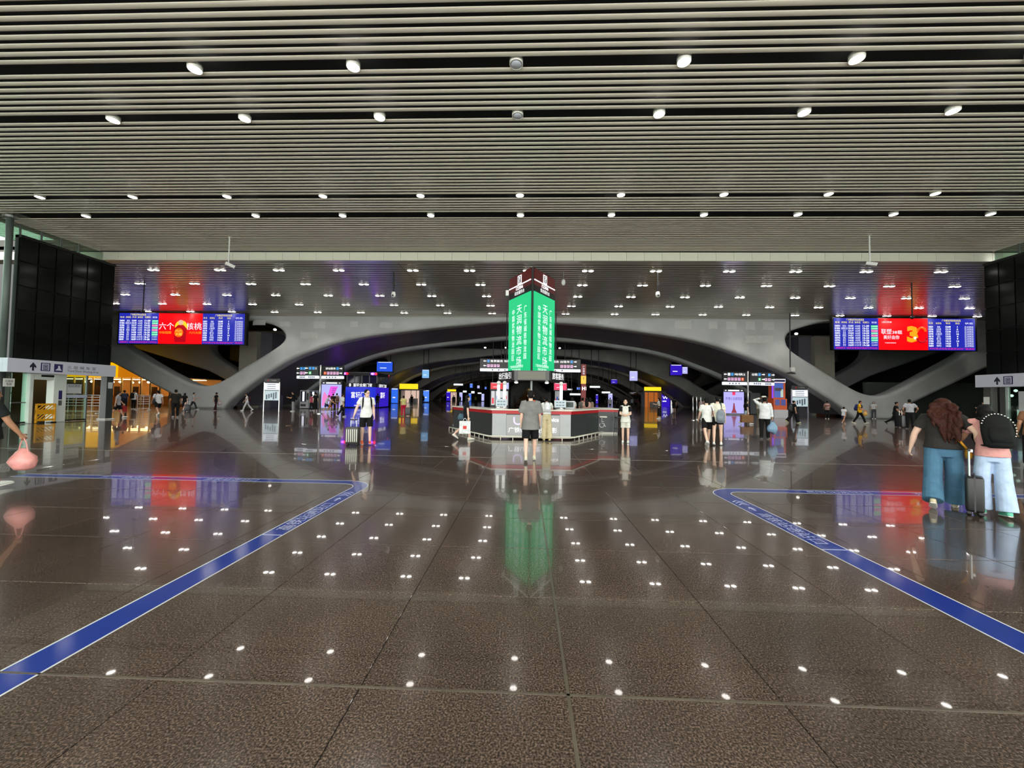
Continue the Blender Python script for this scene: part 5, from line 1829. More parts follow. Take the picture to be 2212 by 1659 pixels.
    fb = MB()
    for s in (-1, 1):
        sh, el, wr = A[s]
        fingers(fb, wr, (wr - el).normalized(), Vector((-s, 0.25, 0)), s, curl)
    queue(body, vox * 0.9, sm, fb)
    # ---- clothes
    kind, colr = top[0], top[1]
    hem = top[2] if len(top) > 2 else 0.84
    mb = MB()
    if hem < 0.98:
        rings = [(Vector((0, 0, hem)), (0.194 if hem > 0.8 else 0.216) * w, (0.148 if hem > 0.8 else 0.18) * w), (Vector((0, 0, 0.95)), 0.188 * w, 0.140 * w)]
    else:
        rings = [(Vector((0, 0, hem)), 0.172 * w, 0.128 * w)]
    rings += [(up((0, 0, 1.08)), 0.165 * w, 0.118 * w), (up((0, 0, 1.25)), 0.178 * w, 0.124 * w), (up((0, -0.005, 1.37)), 0.176 * w, 0.108 * w), (up((0, -0.01, 1.435)), 0.105, 0.078), (up((0, -0.01, 1.462)), 0.070, 0.064)]
    mb.loft(rings, n=18)
    for s in (-1, 1):
        sh, el, wr = A[s]
        r0 = 0.072 if kind != 'vest' else 0.06
        if kind == 'long':
            mb.loft([(sh + Vector((-s * 0.08, 0, 0.01)), r0, r0), (sh, r0, r0), (sh.lerp(el, 0.5), 0.066 * w ** 0.5, 0.066 * w ** 0.5), (el, 0.057, 0.057), (wr.lerp(el, 0.12), 0.046, 0.046)], right=(0, 1, 0.3), n=12)
        elif kind != 'vest':
            e = 0.86 if kind == 'loose' else 0.62
            r1 = 0.092 if kind == 'loose' else 0.074
            mb.loft([(sh + Vector((-s * 0.08, 0, 0.01)), r0, r0), (sh, r0 * w ** 0.4, r0 * w ** 0.4), (sh.lerp(el, e * 0.55), r1 * 0.95 * w ** 0.5, r1 * 0.95 * w ** 0.5), (sh.lerp(el, e), r1 * w ** 0.5, r1 * w ** 0.5)], right=(0, 1, 0.3), n=12)
    o = mb.build('shirt' if kind != 'dress' else 'dress_top', cloth(colr), root)
    queue(o, vox, sm)
    bk, bc = bottom[0], bottom[1]
    mb = MB()
    if bk == 'skirt':
        hz = bottom[2] if len(bottom) > 2 else 0.5
        fl = bottom[3] if len(bottom) > 3 else 0.2
        mid_ = (Q[-1][1] + Q[1][1]) / 2
        mb.loft([(Vector((0, mid_.y * 0.9, hz)), fl, fl * 0.8), (Vector((0, mid_.y * 0.4, 0.72)), 0.185 * w, 0.145 * w), (Vector((0, 0, 0.9)), 0.178 * w, 0.128 * w), (up((0, 0, 1.06)), 0.158 * w, 0.113 * w)], n=18)
    else:
        mb.loft([(Vector((0, 0, 0.80)), 0.150 * w, 0.105 * w), (Vector((0, 0, 0.90)), 0.170 * w, 0.120 * w), (up((0, 0, 1.02)), 0.142 * w, 0.098 * w)], n=18)
        for s in (-1, 1):
            hp, kn, an, fd, fu = Q[s]
            if bk == 'shorts':
                e = bottom[2] if len(bottom) > 2 else 0.86
                mb.loft([(hp + Vector((0, 0, 0.06)), 0.09 * w, 0.10 * w), (hp.lerp(kn, 0.35), 0.098 * w, 0.102 * w), (hp.lerp(kn, e), 0.096 * w, 0.10 * w)], n=14)
            else:
                rk, ra = {'trousers': (0.074, 0.062), 'wide': (0.098, 0.115), 'slim': (0.064, 0.05)}[bk]
                mb.loft([(hp + Vector((0, 0, 0.06)), 0.09 * w, 0.10 * w), (hp.lerp(kn, 0.35), 0.093 * w, 0.098 * w), (kn, rk * w ** 0.6, rk * 1.05 * w ** 0.6), (kn.lerp(an, 0.5), (rk + ra) / 2 * w ** 0.5, (rk + ra) / 2 * 1.05 * w ** 0.5), (an - Vector((0, 0, 0.02)), ra * w ** 0.4, ra * 1.1 * w ** 0.4)], n=14)
    o = mb.build({'skirt': 'skirt', 'shorts': 'shorts'}.get(bk, 'trousers'), cloth(bc), root)
    queue(o, vox, sm)
    # ---- shoes
    SOLE = M('shoe_sole', (228, 226, 218), rough=0.6)
    for s in (-1, 1):
        hp, kn, an, fd, fu = Q[s]
        mb = MB()
        base = an - fu * 0.085
        sec = [(-0.075, 0.026, 0.03), (-0.05, 0.036, 0.052), (0.0, 0.038, 0.056), (0.06, 0.042, 0.042), (0.13, 0.046, 0.032), (0.175, 0.036, 0.024), (0.20, 0.014, 0.014)]
        rr = []
        for y_, rx, rz_ in sec:
            rr.append((base + fd * y_ + fu * rz_, rx, rz_, fd))
        mb.loft(rr, n=12)
        sh_ = mb.build('shoe', M('shoe_%d_%d_%d' % shoes, shoes, rough=0.6, noise=0.06, scale=10), root, True)
        mb = MB()
        rr = [(base + fd * y_ + fu * 0.009, rx * 1.06, 0.010, fd) for y_, rx, rz_ in sec]
        mb.loft(rr, n=12)
        mb.build('sole', SOLE, sh_)
    # ---- hair
    hk, hc = hair
    hm = M('hair_' + hc, HAIRC[hc], rough=0.6, noise=0.3, scale=30, bump=0.4, spec=0.15)
    mb = MB()
    hp_ = hd + HR @ Vector((0, -0.016, 0.038))
    mb.ball(hp_, 0.083, 0.094, 0.093, H4)
    mb.ball(hd + HR @ Vector((0, -0.042, 0.0)), 0.077, 0.066, 0.085, H4)
    if hk == 'bowl':
        mb.ball(hd + HR @ Vector((0, 0.01, 0.055)), 0.084, 0.094, 0.062, H4)
    if hk == 'bun':
        mb.ball(hd + HR @ Vector((0, -0.09, 0.06)), 0.045, 0.045, 0.045, H4)
    if hk == 'bob':
        mb.loft([(hd + HR @ Vector((0, -0.03, 0.04)), 0.088, 0.075), (hd + HR @ Vector((0, -0.035, -0.06)), 0.092, 0.07), (hd + HR @ Vector((0, -0.035, -0.13)), 0.085, 0.06)], n=14)
    if hk == 'long':
        mb.loft([(hd + HR @ Vector((0, -0.04, 0.03)), 0.085, 0.066), (hd + HR @ Vector((0, -0.06, -0.1)), 0.095, 0.055), (up((0, -0.115, 1.40)), 0.11, 0.045), (up((0, -0.135, 1.28)), 0.10, 0.035), (up((0, -0.135, 1.18)), 0.06, 0.025)], n=14)
    if hk == 'tail':
        mb.loft([(hd + HR @ Vector((0, -0.09, 0.03)), 0.03, 0.03), (hd + HR @ Vector((0, -0.13, -0.04)), 0.038, 0.034), (hd + HR @ Vector((0, -0.13, -0.2)), 0.025, 0.02)], n=10)
    if hk == 'wavy':
        rw = random.Random(3)
        mb.ball(hd + HR @ Vector((0, -0.03, 0.03)), 0.112, 0.115, 0.112, H4)
        for q in range(26):
            u = q / 25.0
            x0 = -0.115 + 0.23 * u
            pts = []
            bot = rw.uniform(0.98, 1.12) if 0.35 < u < 0.98 else rw.uniform(1.2, 1.34)
            for j in range(7):
                v = j / 6.0
                zz = 1.62 + (bot - 1.62) * v
                xx = x0 * (1 + 0.35 * math.sin(v * 3.0)) + 0.05 * v + 0.016 * math.sin(v * 12 + q * 1.7)
                yy = -0.09 - 0.085 * math.sin(min(1, v * 1.6) * PI / 2) - 0.02 * math.cos(u * PI * 2) + 0.012 * math.cos(v * 10 + q)
                pts.append(up((xx, yy, zz)))
            mb.tube(pts, [0.030, 0.032, 0.032, 0.030, 0.027, 0.022, 0.008], 7)
    o = mb.build('hair', hm, root)
    queue(o, 0.008 if fine else 0.016, 2)
    if facef:
        mb = MB()
        for s in (-1, 1):
            mb.ball(hd + HR @ Vector((s * 0.030, 0.083, 0.006)), 0.011, 0.008, 0.006, H4, 8, 6)
            mb.ball(hd + HR @ Vector((s * 0.031, 0.084, 0.026)), 0.018, 0.006, 0.004, H4, 8, 6)
        mb.build('eyes', M('eye_dark', (24, 18, 16), rough=0.3), root, True)
        MB().ball(hd + HR @ Vector((0, 0.082, -0.058)), 0.021, 0.007, 0.006, H4, 10, 6).build('mouth', M('lips', (170, 92, 84), rough=0.4), root, True)
    # ground and scale everything
    for ch in list(root.children):
        ch.data.transform(Matrix.Translation(drop))
        for g_ in ch.children:
            g_.data.transform(Matrix.Translation(drop))
    fb.bm.transform(Matrix.Translation(drop))
    root.scale = (S, S, S)
    info = {'root': root, 'A': {s: tuple(v + drop for v in A[s]) for s in A}, 'up': lambda v: up(v) + drop, 'S': S, 'drop': drop, 'hd': hd + drop, 'HR': HR}
    return info


def worn(name, label, cat, info):
    r = info['root']
    t = thing(name, label, cat, tuple(r.location), r.rotation_euler.z)
    t.scale = r.scale
    return t


def world_pt(info, v):
    r = info['root']
    c, s = math.cos(r.rotation_euler.z), math.sin(r.rotation_euler.z)
    v = Vector(v) * info['S']
    return Vector((r.location.x + c * v.x - s * v.y, r.location.y + s * v.x + c * v.y, v.z))


def backpack(info, label, c, k=1.0, z=1.22, oneside=0, studs=False, dy=0.0):
    t = worn('backpack', label, 'backpack', info)
    up = info['up']
    mt = cloth(c)
    x = oneside * 0.11
    mb = MB()
    mb.loft([(up((x, -0.20 - dy, z - 0.23 * k)), 0.10 * k, 0.05 * k), (up((x, -0.205 - dy, z - 0.2 * k)), 0.145 * k, 0.085 * k), (up((x, -0.205 - dy, z)), 0.15 * k, 0.09 * k), (up((x, -0.195 - dy, z + 0.16 * k)), 0.135 * k, 0.075 * k), (up((x, -0.185 - dy, z + 0.24 * k)), 0.07 * k, 0.035 * k)], n=16)
    mb.build('bag_body', mt, t, True)
    mb = MB()
    mb.loft([(up((x, -0.285 - dy, z - 0.18 * k)), 0.09 * k, 0.02 * k), (up((x, -0.29 - dy, z - 0.1 * k)), 0.11 * k, 0.035 * k), (up((x, -0.285 - dy, z + 0.02 * k)), 0.10 * k, 0.02 * k)], n=14)
    mb.build('front_pocket', mt, t, True)
    dark = cloth(tuple(int(v * 0.7) for v in c))
    for s in ((-1, 1) if not oneside else (oneside,)):
        MB().tube([up((x * 0.6 + s * 0.09, -0.13, z + 0.17 * k)), up((s * 0.11, -0.07, 1.46)), up((s * 0.115, 0.03, 1.455)), up((s * 0.125, 0.12, 1.36)), up((s * 0.135, 0.125, 1.2)), up((s * 0.15, 0.03, 1.06)), up((s * 0.11, -0.12, z - 0.18 * k))], [0.022, 0.024, 0.024, 0.024, 0.022, 0.014, 0.014], 7).build('strap', dark, t, True)
    MB().tube([up((x - 0.03, -0.18 - dy, z + 0.23 * k)), up((x, -0.19 - dy, z + 0.27 * k)), up((x + 0.03, -0.18 - dy, z + 0.23 * k))], 0.01, 6).build('grab_handle', dark, t)
    if studs:
        ch = M('chrome_stud', (230, 230, 225), rough=0.15, metal=0.9)
        for q in range(18):
            a = -0.5 + 3.3 * q / 17
            p = up((x + 0.152 * k * math.cos(a), -0.26 - dy, z + 0.02 + 0.2 * k * math.sin(a)))
            MB().ball(p, 0.011, 0.011, 0.011, u=8, v=6).build('stud', ch, t, True)
    return t


def suitcase(pos, rz_, label, c, w=0.36, d=0.22, h=0.56, handle=0.45, lean_=0.0, ribs=True, ribc=(60, 60, 62)):
    t = thing('suitcase', label, 'suitcase', (pos.x, pos.y, 0), rz_)
    mt = M('shell_%d_%d_%d' % c, c, rough=0.35, noise=0.03, scale=6)
    MB().box(-w / 2, w / 2, -d / 2, d / 2, 0.055, 0.055 + h, 0.035, 3).build('shell', mt, t, True)
    if ribs:
        n = 6
        dk = M('rib_%d_%d_%d' % ribc, ribc, rough=0.35, metal=0.4)
        for q in range(n):
            x = -w * 0.38 + w * 0.76 * q / (n - 1)
            B(t, 'rib', dk, x - 0.011, x + 0.011, -d / 2 - 0.006, d / 2 + 0.006, 0.12, h - 0.01, 0.004)
    B(t, 'seam', M('rib_dark', (60, 60, 62)), -w / 2 - 0.004, w / 2 + 0.004, -0.008, 0.008, 0.06, 0.055 + h - 0.006)
    if handle:
        for s in (-1, 1):
            MB().tube([(s * w * 0.22, d * 0.25, 0.05 + h), (s * w * 0.22, d * 0.25, 0.055 + h + handle)], 0.011, 8).build('handle_rod', STEEL, t)
        MB().tube([(-w * 0.27, d * 0.25, 0.06 + h + handle), (w * 0.27, d * 0.25, 0.06 + h + handle)], 0.018, 8).build('grip', BLACK, t)
    for sx in (-1, 1):
        for sy in (-1, 1):
            MB().disc((sx * w * 0.38, sy * d * 0.3, 0.028), 0.028, 0.03, 12, 'X').build('wheel', BLACK, t, True)
            B(t, 'wheel_mount', BLACK, sx * w * 0.38 - 0.02, sx * w * 0.38 + 0.02, sy * d * 0.3 - 0.02, sy * d * 0.3 + 0.02, 0.03, 0.06)
    MB().tube([(-0.06, 0, 0.055 + h), (-0.05, 0, 0.08 + h), (0.05, 0, 0.08 + h), (0.06, 0, 0.055 + h)], 0.008, 6).build('carry_handle', BLACK, t)
    return t


def hand_bag(p, w, d, h, c, label, kind='plastic', rz_=0.0, name='carrier_bag', drop_=0.16, mark=None):
    """bag hanging from point p (the hand)"""
    t = thing(name, label, 'bag', (p.x, p.y, p.z), rz_)
    mt = M('bag_%d_%d_%d' % c, c, rough=0.4 if kind == 'plastic' else 0.6, noise=0.12, scale=9, bump=0.5 if kind == 'plastic' else 0.1)
    if kind == 'plastic':
        rb = random.Random(int(w * 1000))
        rings = []
        for q, (f, zz) in enumerate(((0.2, -drop_ - h), (0.6, -drop_ - h * 0.97), (0.88, -drop_ - h * 0.82), (1.0, -drop_ - h * 0.58), (0.86, -drop_ - h * 0.33), (0.52, -drop_ - h * 0.1), (0.22, -drop_ + 0.03))):
            rings.append((Vector((rb.uniform(-0.01, 0.01), 0, zz)), w / 2 * f, d / 2 * f))
        mb = MB().loft(rings, n=18)
        for v in mb.bm.verts:
            v.co.x *= 1 + rb.uniform(-0.10, 0.10)
            v.co.y *= 1 + rb.uniform(-0.14, 0.14)
        mb.build('bag_body', mt, t, True)
    else:
        MB().box(-w / 2, w / 2, -d / 2, d / 2, -drop_ - h, -drop_, 0.012).build('bag_body', mt, t)
    for s in (-1, 1):
        MB().tube([(s * w * 0.2, 0, -drop_ - 0.02), (s * w * 0.12, 0, -drop_ * 0.4), (0, 0, 0.0)], 0.009, 6).build('handle', mt, t)
    if mark:
        B(t, 'printed_mark', M('mark_%d_%d_%d' % mark, mark, rough=0.5), -w * 0.16, w * 0.16, -d / 2 - 0.006, -d / 2 + 0.004, -drop_ - h * 0.62, -drop_ - h * 0.38)
    return t


G = ground
BLK, WHT, CRM_ = (20, 20, 22), (226, 226, 222), (226, 222, 200)
WALK = ((0.38, 0.08), (-0.36, 0.35))
WALK2 = ((-0.34, 0.4), (0.36, 0.06))
STAND = ((0.03, 0.04), (-0.02, 0.03))
SWING = ((0.3, 0.12, 0.3), (-0.32, 0.12, 0.2))
SWING2 = ((-0.32, 0.12, 0.2), (0.3, 0.12, 0.3))
HANG = ((0.02, 0.1, 0.15), (0.02, 0.1, 0.15))
PHONE = ((0.5, 0.05, 1.3, 0.2), (0.05, 0.1, 0.2))
CLASP = ((0.3, 0.12, 1.05, 0.75), (0.3, 0.12, 1.05, 0.75))

# ---------------- nearest people
w1 = person('person in charcoal T-shirt and blue jeans with long auburn hair, pulling a black suitcase', G(2040, 1096), 1.68, 0.0, ((-0.26, 0.36), (0.24, 0.04)), ((-0.05, 0.42, 0.25), ('to', 0.37, -0.03, 0.95)), 0.14,
            'light', ('tee', (46, 44, 42), 0.93), ('wide', (74, 112, 138)), (196, 182, 150), ('wavy', 'auburn'), 1.17, True, (0.0, -0.25))
t = worn('crossbody_bag', 'yellow crossbody strap and pouch of the long-haired person in jeans', 'bag', w1)
u = w1['up']
OCH = cloth((212, 150, 40))
MB().tube([u((-0.10, 0.03, 1.49)), u((-0.09, -0.11, 1.44)), u((0.0, -0.152, 1.3)), u((0.1, -0.158, 1.15)), u((0.19, -0.125, 1.02)), u((0.25, -0.03, 0.93))], 0.016, 7).build('strap', OCH, t, True)
MB().loft([(u((0.26, 0.02, 0.80)), 0.03, 0.09), (u((0.265, 0.02, 0.86)), 0.045, 0.11), (u((0.255, 0.02, 0.94)), 0.03, 0.09)], n=14).build('pouch', OCH, t, True)
B(t, 'clasp', STEEL, 0.27, 0.30, -0.1, -0.06, 0.9, 0.94)
hp_ = world_pt(w1, w1['A'][1][2])
sc_ = suitcase(G(2106, 1111), 0.77, 'black suitcase with silver handle rods pulled by the long-haired person', (22, 22, 24), 0.36, 0.18, 0.50, 0.36, ribs=False)
g2 = person('person bent under a huge studded black backpack, pale jeans and mint shoes', G(2147, 1114), 1.60, 0.35, ((0.12, 0.10), (-0.04, 0.16)), ((0.55, 0.12, 0.45), (0.5, 0.12, 0.5)), 0.32,
            'mid', ('tee', (208, 150, 144), 0.88), ('wide', (176, 196, 222)), (100, 190, 160), ('bob', 'black'), 0.98, True, (0, -0.5))
backpack(g2, 'huge black backpack with chrome studs on the bent person at right', (18, 20, 20), 1.15, 1.22, 0, True, 0.03)
l3 = person('person in black at the left edge carrying a pink plastic bag', G(-38, 1062), 1.64, -PI / 2 + 0.5, ((0.30, 0.05), (-0.26, 0.3)), ((-0.1, 0.1, 0.2), (0.38, 0.16, 0.18)), 0.05,
            'tan', ('tee', (26, 30, 30), 0.86), ('shorts', BLK, 0.85), (215, 218, 214), ('short', 'black'), 1.18, True)
hp_ = world_pt(l3, l3['A'][1][2] + (l3['A'][1][2] - l3['A'][1][1]).normalized() * 0.09)
hand_bag(hp_, 0.40, 0.27, 0.32, (222, 150, 144), 'pink plastic carrier bag at the left edge', drop_=0.2)
backpack(l3, 'dark green backpack on the person at the left edge', (34, 48, 46), 1.05)
# ---------------- people in the middle distance
m5 = person('person in grey T-shirt and black shorts walking towards the service counter', G(1145, 996), 1.75, 0.04, ((-0.20, 0.18), (0.2, 0.04)), ((0.0, 0.12, 0.25), (0.12, 0.14, 0.4)), 0.03,
            'light', ('loose', (122, 122, 120), 0.76), ('shorts', BLK, 0.9), (212, 204, 178), ('short', 'black'), 1.08, True)
t = worn('hand_fan', 'small dark phone in the right hand of the person in grey', 'phone', m5)
t.name = 'mobile_phone'
a_ = m5['A'][1]
p_ = a_[2] + (a_[2] - a_[1]).normalized() * 0.1
B(t, 'case', BLACK, p_.x - 0.006, p_.x + 0.006, p_.y - 0.04, p_.y + 0.05, p_.z - 0.06, p_.z + 0.02, 0.003)
B(t, 'screen', M('dim_screen', (80, 92, 90)), p_.x + 0.006, p_.x + 0.008, p_.y - 0.036, p_.y + 0.046, p_.z - 0.055, p_.z + 0.015)
w6 = person('person in white top and wide beige trousers leaning at the service counter', G(1181, 952), 1.62, 0.1, ((0.02, 0.03), (-0.12, 0.05)), ((0.7, 0.2, 0.9), (0.75, 0.25, 0.9)), 0.22,
            'light', ('tee', WHT, 1.0), ('wide', (200, 186, 150)), (214, 196, 120), ('bun', 'black'), 0.95, True, (0, -0.4))
backpack(w6, 'white backpack on the person leaning at the counter', (214, 216, 222), 0.8, 1.25)
w7 = person('person in black dress walking right with a white carrier bag', G(1006, 950), 1.64, -PI / 2 + 0.25, ((-0.3, 0.45), (0.16, 0.05)), ((-0.12, 0.12, 0.25), (0.0, 0.16, 0.08)), 0.03,
            'light', ('dress', BLK, 0.84), ('skirt', BLK, 0.52, 0.17), (224, 218, 205), ('bob', 'black'), 0.9, True, facef=True)
hp_ = world_pt(w7, w7['A'][1][2] + Vector((0, 0, -0.09)))
hand_bag(hp_ + Vector((-0.12, 0, 0.05)), 0.40, 0.12, 0.46, (226, 228, 230), 'white carrier bag with red print held by the person in black dress', 'paper', 0.1, drop_=0.1, mark=(214, 50, 40))
t = worn('shoulder_bag', 'teal shoulder bag behind the person in black dress', 'bag', w7)
MB().loft([((0.02, -0.20, 0.78), 0.05, 0.13), ((0.02, -0.2, 0.86), 0.06, 0.14), ((0.02, -0.18, 1.0), 0.03, 0.09)], n=14).build('bag_body', cloth((72, 98, 112)), t, True)
MB().tube([(0.02, -0.2, 0.98), (0.1, -0.08, 1.3), (0.12, 0.0, 1.47), (0.1, 0.06, 1.3), (0.02, -0.1, 0.98)], 0.01, 6).build('strap', cloth((50, 70, 80)), t, True)
m8 = person('person in white T-shirt and black shorts facing us, wheeling a ribbed silver suitcase', G(790, 960), 1.75, PI + 0.1, ((0.18, 0.08), (-0.12, 0.12)), ((0.02, 0.12, 0.3), ('to', 0.42, 0.10, 0.80)), 0.02,
            'light', ('tee', (230, 230, 228), 0.83), ('shorts', BLK, 0.9), (206, 84, 50), ('short', 'black'), 1.02, True, (0.5, 0.0), facef=True)
backpack(m8, 'black backpack worn by the person in white T-shirt facing us', (26, 26, 30), 0.95)
t = worn('eyeglasses', 'thin dark glasses of the person in white T-shirt facing us', 'glasses', m8)
for s in (-1, 1):
    c_ = m8['hd'] + m8['HR'] @ Vector((s * 0.034, 0.098, 0.006))
    MB().tube([c_ + m8['HR'] @ Vector((0.026 * math.cos(a), 0, 0.02 * math.sin(a))) for a in [2 * PI * q / 12 for q in range(13)]], 0.0025, 5).build('rim', BLACK, t)
    MB().tube([c_ + m8['HR'] @ Vector((s * 0.026, 0, 0.005)), m8['hd'] + m8['HR'] @ Vector((s * 0.084, 0.0, 0.012))], 0.0025, 5).build('temple', BLACK, t)
MB().tube([m8['hd'] + m8['HR'] @ Vector((-0.01, 0.103, 0.008)), m8['hd'] + m8['HR'] @ Vector((0.01, 0.103, 0.008))], 0.0025, 5).build('bridge', BLACK, t)
hp_ = world_pt(m8, m8['A'][1][2])
suitcase(Vector((hp_.x - 0.02, hp_.y - 0.02, 0)), 0.1, 'ribbed silver suitcase beside the person in white T-shirt', (52, 52, 48), 0.40, 0.25, 0.52, 0.22, ribc=(206, 206, 192))
w9 = person('person in white raglan shirt and white shorts standing with clasped forearms', G(1351, 956), 1.55, PI - 0.05, STAND, CLASP, 0.03, 'light', ('tee', (222, 222, 212), 0.80), ('shorts', (222, 222, 210), 0.8), (222, 222, 216), ('bob', 'black'), 0.95, True, (0, -0.5), facef=True)
for s in (-1, 1):
    sh_, el_, wr_ = w9['A'][s]
    MB().loft([(sh_ + Vector((-s * 0.02, 0, 0.02)), 0.078, 0.078), (sh_.lerp(el_, 0.3), 0.08, 0.08), (sh_.lerp(el_, 0.66), 0.079, 0.079)], right=(0, 1, 0.3), n=12).build('raglan_sleeve', cloth(BLK), w9['root'], True)
m10 = person('person in white shirt and black shorts striding, left of the two friends', G(1527, 961), 1.68, 0.25, ((-0.42, 0.2), (0.34, 0.1)), SWING, 0.06, 'light', ('tee', (224, 224, 220), 0.85), ('shorts', BLK, 0.75), (228, 228, 224), ('short', 'black'), 1.0, True)
t = worn('shoulder_bag', 'black shoulder bag hanging between the two friends', 'bag', m10)
MB().loft([((0.20, -0.05, 0.72), 0.05, 0.12), ((0.21, -0.05, 0.84), 0.06, 0.13), ((0.2, -0.05, 1.02), 0.03, 0.10)], n=14).build('bag_body', cloth(BLK), t, True)
MB().tube([(0.2, 0.03, 1.0), (0.15, 0.04, 1.25), (0.1, 0.0, 1.48), (0.15, -0.1, 1.3), (0.2, -0.12, 1.0)], 0.012, 6).build('strap', cloth(BLK), t, True)
m11 = person('person in cream T-shirt and black shorts with a grey backpack, right of the two friends', G(1550, 962), 1.70, -0.05, ((-0.1, 0.12), (0.12, 0.06)), ((0.05, 0.1, 0.2), (-0.1, 0.16, 0.15)), 0.03, 'light', ('tee', (224, 222, 204), 0.82), ('shorts', BLK, 0.45), (228, 228, 224), ('short', 'black'), 1.02, True)
backpack(m11, 'light grey backpack slung on the right shoulder of the person in cream', (128, 136, 146), 0.95, 1.0, 1)
m12 = person('person in long white shirt and dark trousers with one arm raised to the head', G(1652, 949), 1.72, -0.1, ((-0.06, 0.06), (0.1, 0.06)), (('to', -0.14, 0.10, 1.68, (-1, 0.2, 0.3)), (-0.05, 0.2, 0.15)), 0.03, 'tan', ('long', (226, 228, 230), 0.82), ('trousers', (24, 22, 22)), (20, 20, 20), ('short', 'black'), 1.08, True)
t = worn('straw_hat', 'brown flat hat with pale crown on the person in the long white shirt', 'hat', m12)
MB().loft([(m12['hd'] + Vector((-0.03, 0.02, 0.09)), 0.15, 0.14), (m12['hd'] + Vector((-0.03, 0.02, 0.105)), 0.15, 0.14)], n=18).build('brim', cloth((72, 36, 26)), t, True)
MB().loft([(m12['hd'] + Vector((-0.03, 0.02, 0.10)), 0.09, 0.095), (m12['hd'] + Vector((-0.03, 0.02, 0.15)), 0.08, 0.085), (m12['hd'] + Vector((-0.03, 0.02, 0.165)), 0.05, 0.05)], n=16).build('crown', cloth((214, 210, 204)), t, True)
hp_ = world_pt(m12, m12['A'][1][2] + Vector((0, 0, -0.08)))
hand_bag(hp_, 0.42, 0.26, 0.44, (120, 150, 178), 'large blue plastic bag held by the person in the long white shirt', drop_=0.12)
# ---------------- further people
w13 = person('person in black top and pale shorts carrying a brown box bag', G(1612, 917), 1.63, -PI / 2 + 0.3, WALK, ((0.0, 0.1, 0.2), (0.05, 0.12, 0.1)), 0.03, 'light', ('tee', BLK, 1.0), ('shorts', (150, 168, 172), 0.5), WHT, ('long', 'black'), 0.92)
hp_ = world_pt(w13, w13['A'][1][2] + Vector((0, 0, -0.08)))
hand_bag(hp_ + Vector((-0.1, 0, 0)), 0.78, 0.2, 0.48, (128, 84, 46), 'brown cardboard box bag carried by the person in black top', 'paper', 0.1, 'box_bag', 0.1)
m15 = person('person in black with grey backpack walking past the right information board', G(1714, 914), 1.64, -PI / 2 + 0.6, WALK2, ((0.1, 0.1, 0.2), (-0.05, 0.12, 0.2)), 0.04, 'mid', ('tee', BLK), ('wide', BLK), (216, 206, 150), ('bun', 'black'))
backpack(m15, 'dark grey backpack on the person by the right information board', (66, 70, 68), 1.05, 1.15)
m16 = person('person in striped shirt standing by the shaded cartons', G(1787, 905), 1.61, 0.1, STAND, ((0.2, 0.2, 0.8), (0.2, 0.2, 0.8)), 0.03, 'tan', ('tee', (150, 120, 110)), ('trousers', BLK), WHT, ('short', 'black'))
for z0, c_ in ((1.10, (206, 200, 192)), (1.22, (150, 44, 40)), (1.32, (206, 200, 192))):
    MB().loft([(m16['up']((0, 0, z0)), 0.184, 0.134), (m16['up']((0, 0, z0 + 0.05)), 0.188, 0.134)], n=18).build('stripe', cloth(c_), m16['root'], True)
c17 = person('child in white shirt and navy skirt walking near the right arch leg', G(1823, 916), 1.24, -0.5, WALK, SWING, 0.04, 'tan', ('tee', (216, 220, 224)), ('skirt', (30, 36, 60), 0.55, 0.19), (170, 140, 110), ('short', 'black'))
m18 = person('person in yellow T-shirt and black trousers with a blue backpack', G(1857, 916), 1.67, -PI / 2 - 0.1, ((0.42, 0.1), (-0.3, 0.25)), ((0.2, 0.1, 0.9), (0.2, 0.1, 0.8)), 0.05, 'tan', ('tee', (226, 170, 30)), ('trousers', BLK), (214, 206, 180), ('short', 'black'))
backpack(m18, 'navy blue backpack on the person in yellow', (36, 48, 98), 1.0, 1.2)
hp_ = world_pt(m18, m18['A'][1][2] + Vector((0, 0.05, -0.02)))
hand_bag(hp_, 0.3, 0.2, 0.28, (196, 150, 60), 'tan paper bag held by the person in yellow', drop_=0.06)
person('person with long dark hair in white top against the right arch leg', G(1888, 905), 1.63, PI, STAND, PHONE, 0.02, 'light', ('tee', (220, 220, 222), 0.95), ('trousers', (84, 86, 92)), WHT, ('long', 'black'), 0.92)
w20 = person('person in black leaning on a suitcase near the right arch leg', G(1934, 922), 1.61, -PI / 2 - 0.2, ((-0.35, 0.7), (0.1, 0.05)), ((0.3, 0.1, 0.6), (0.35, 0.1, 0.5)), 0.12, 'tan', ('tee', BLK), ('trousers', BLK), BLK, ('bun', 'black'), 0.98)
suitcase(G(1949, 924), 0.3, 'tall black suitcase between the two people near the right arch leg', (26, 26, 28), 0.5, 0.3, 0.72, 0.3, ribs=False)
m21 = person('person in pale grey shirt and dark trousers with hands at the hips', G(1966, 927), 1.76, 0.2, ((0.06, 0.05), (-0.12, 0.06)), (('to', -0.22, 0.14, 1.02), ('to', 0.33, 0.16, 1.06)), 0.04, 'tan', ('tee', (178, 178, 184), 0.95), ('trousers', BLK), BLK, ('short', 'black'), 1.05)
person('person in cream shirt standing by the right lobby column', G(2128, 914), 1.70, PI / 2, STAND, PHONE, 0.02, 'mid', ('tee', (206, 200, 180)), ('trousers', (70, 74, 78)), (60, 60, 60), ('short', 'black'), 0.95)
p4 = person('person at the right edge, bare arm and tan shirt showing', G(2236, 1010), 1.70, 0.1, WALK, ((0.0, 0.2, 0.5), (0.0, 0.2, 0.2)), 0.03, 'tan', ('tee', (120, 84, 60)), ('trousers', BLK), BLK, ('short', 'black'))
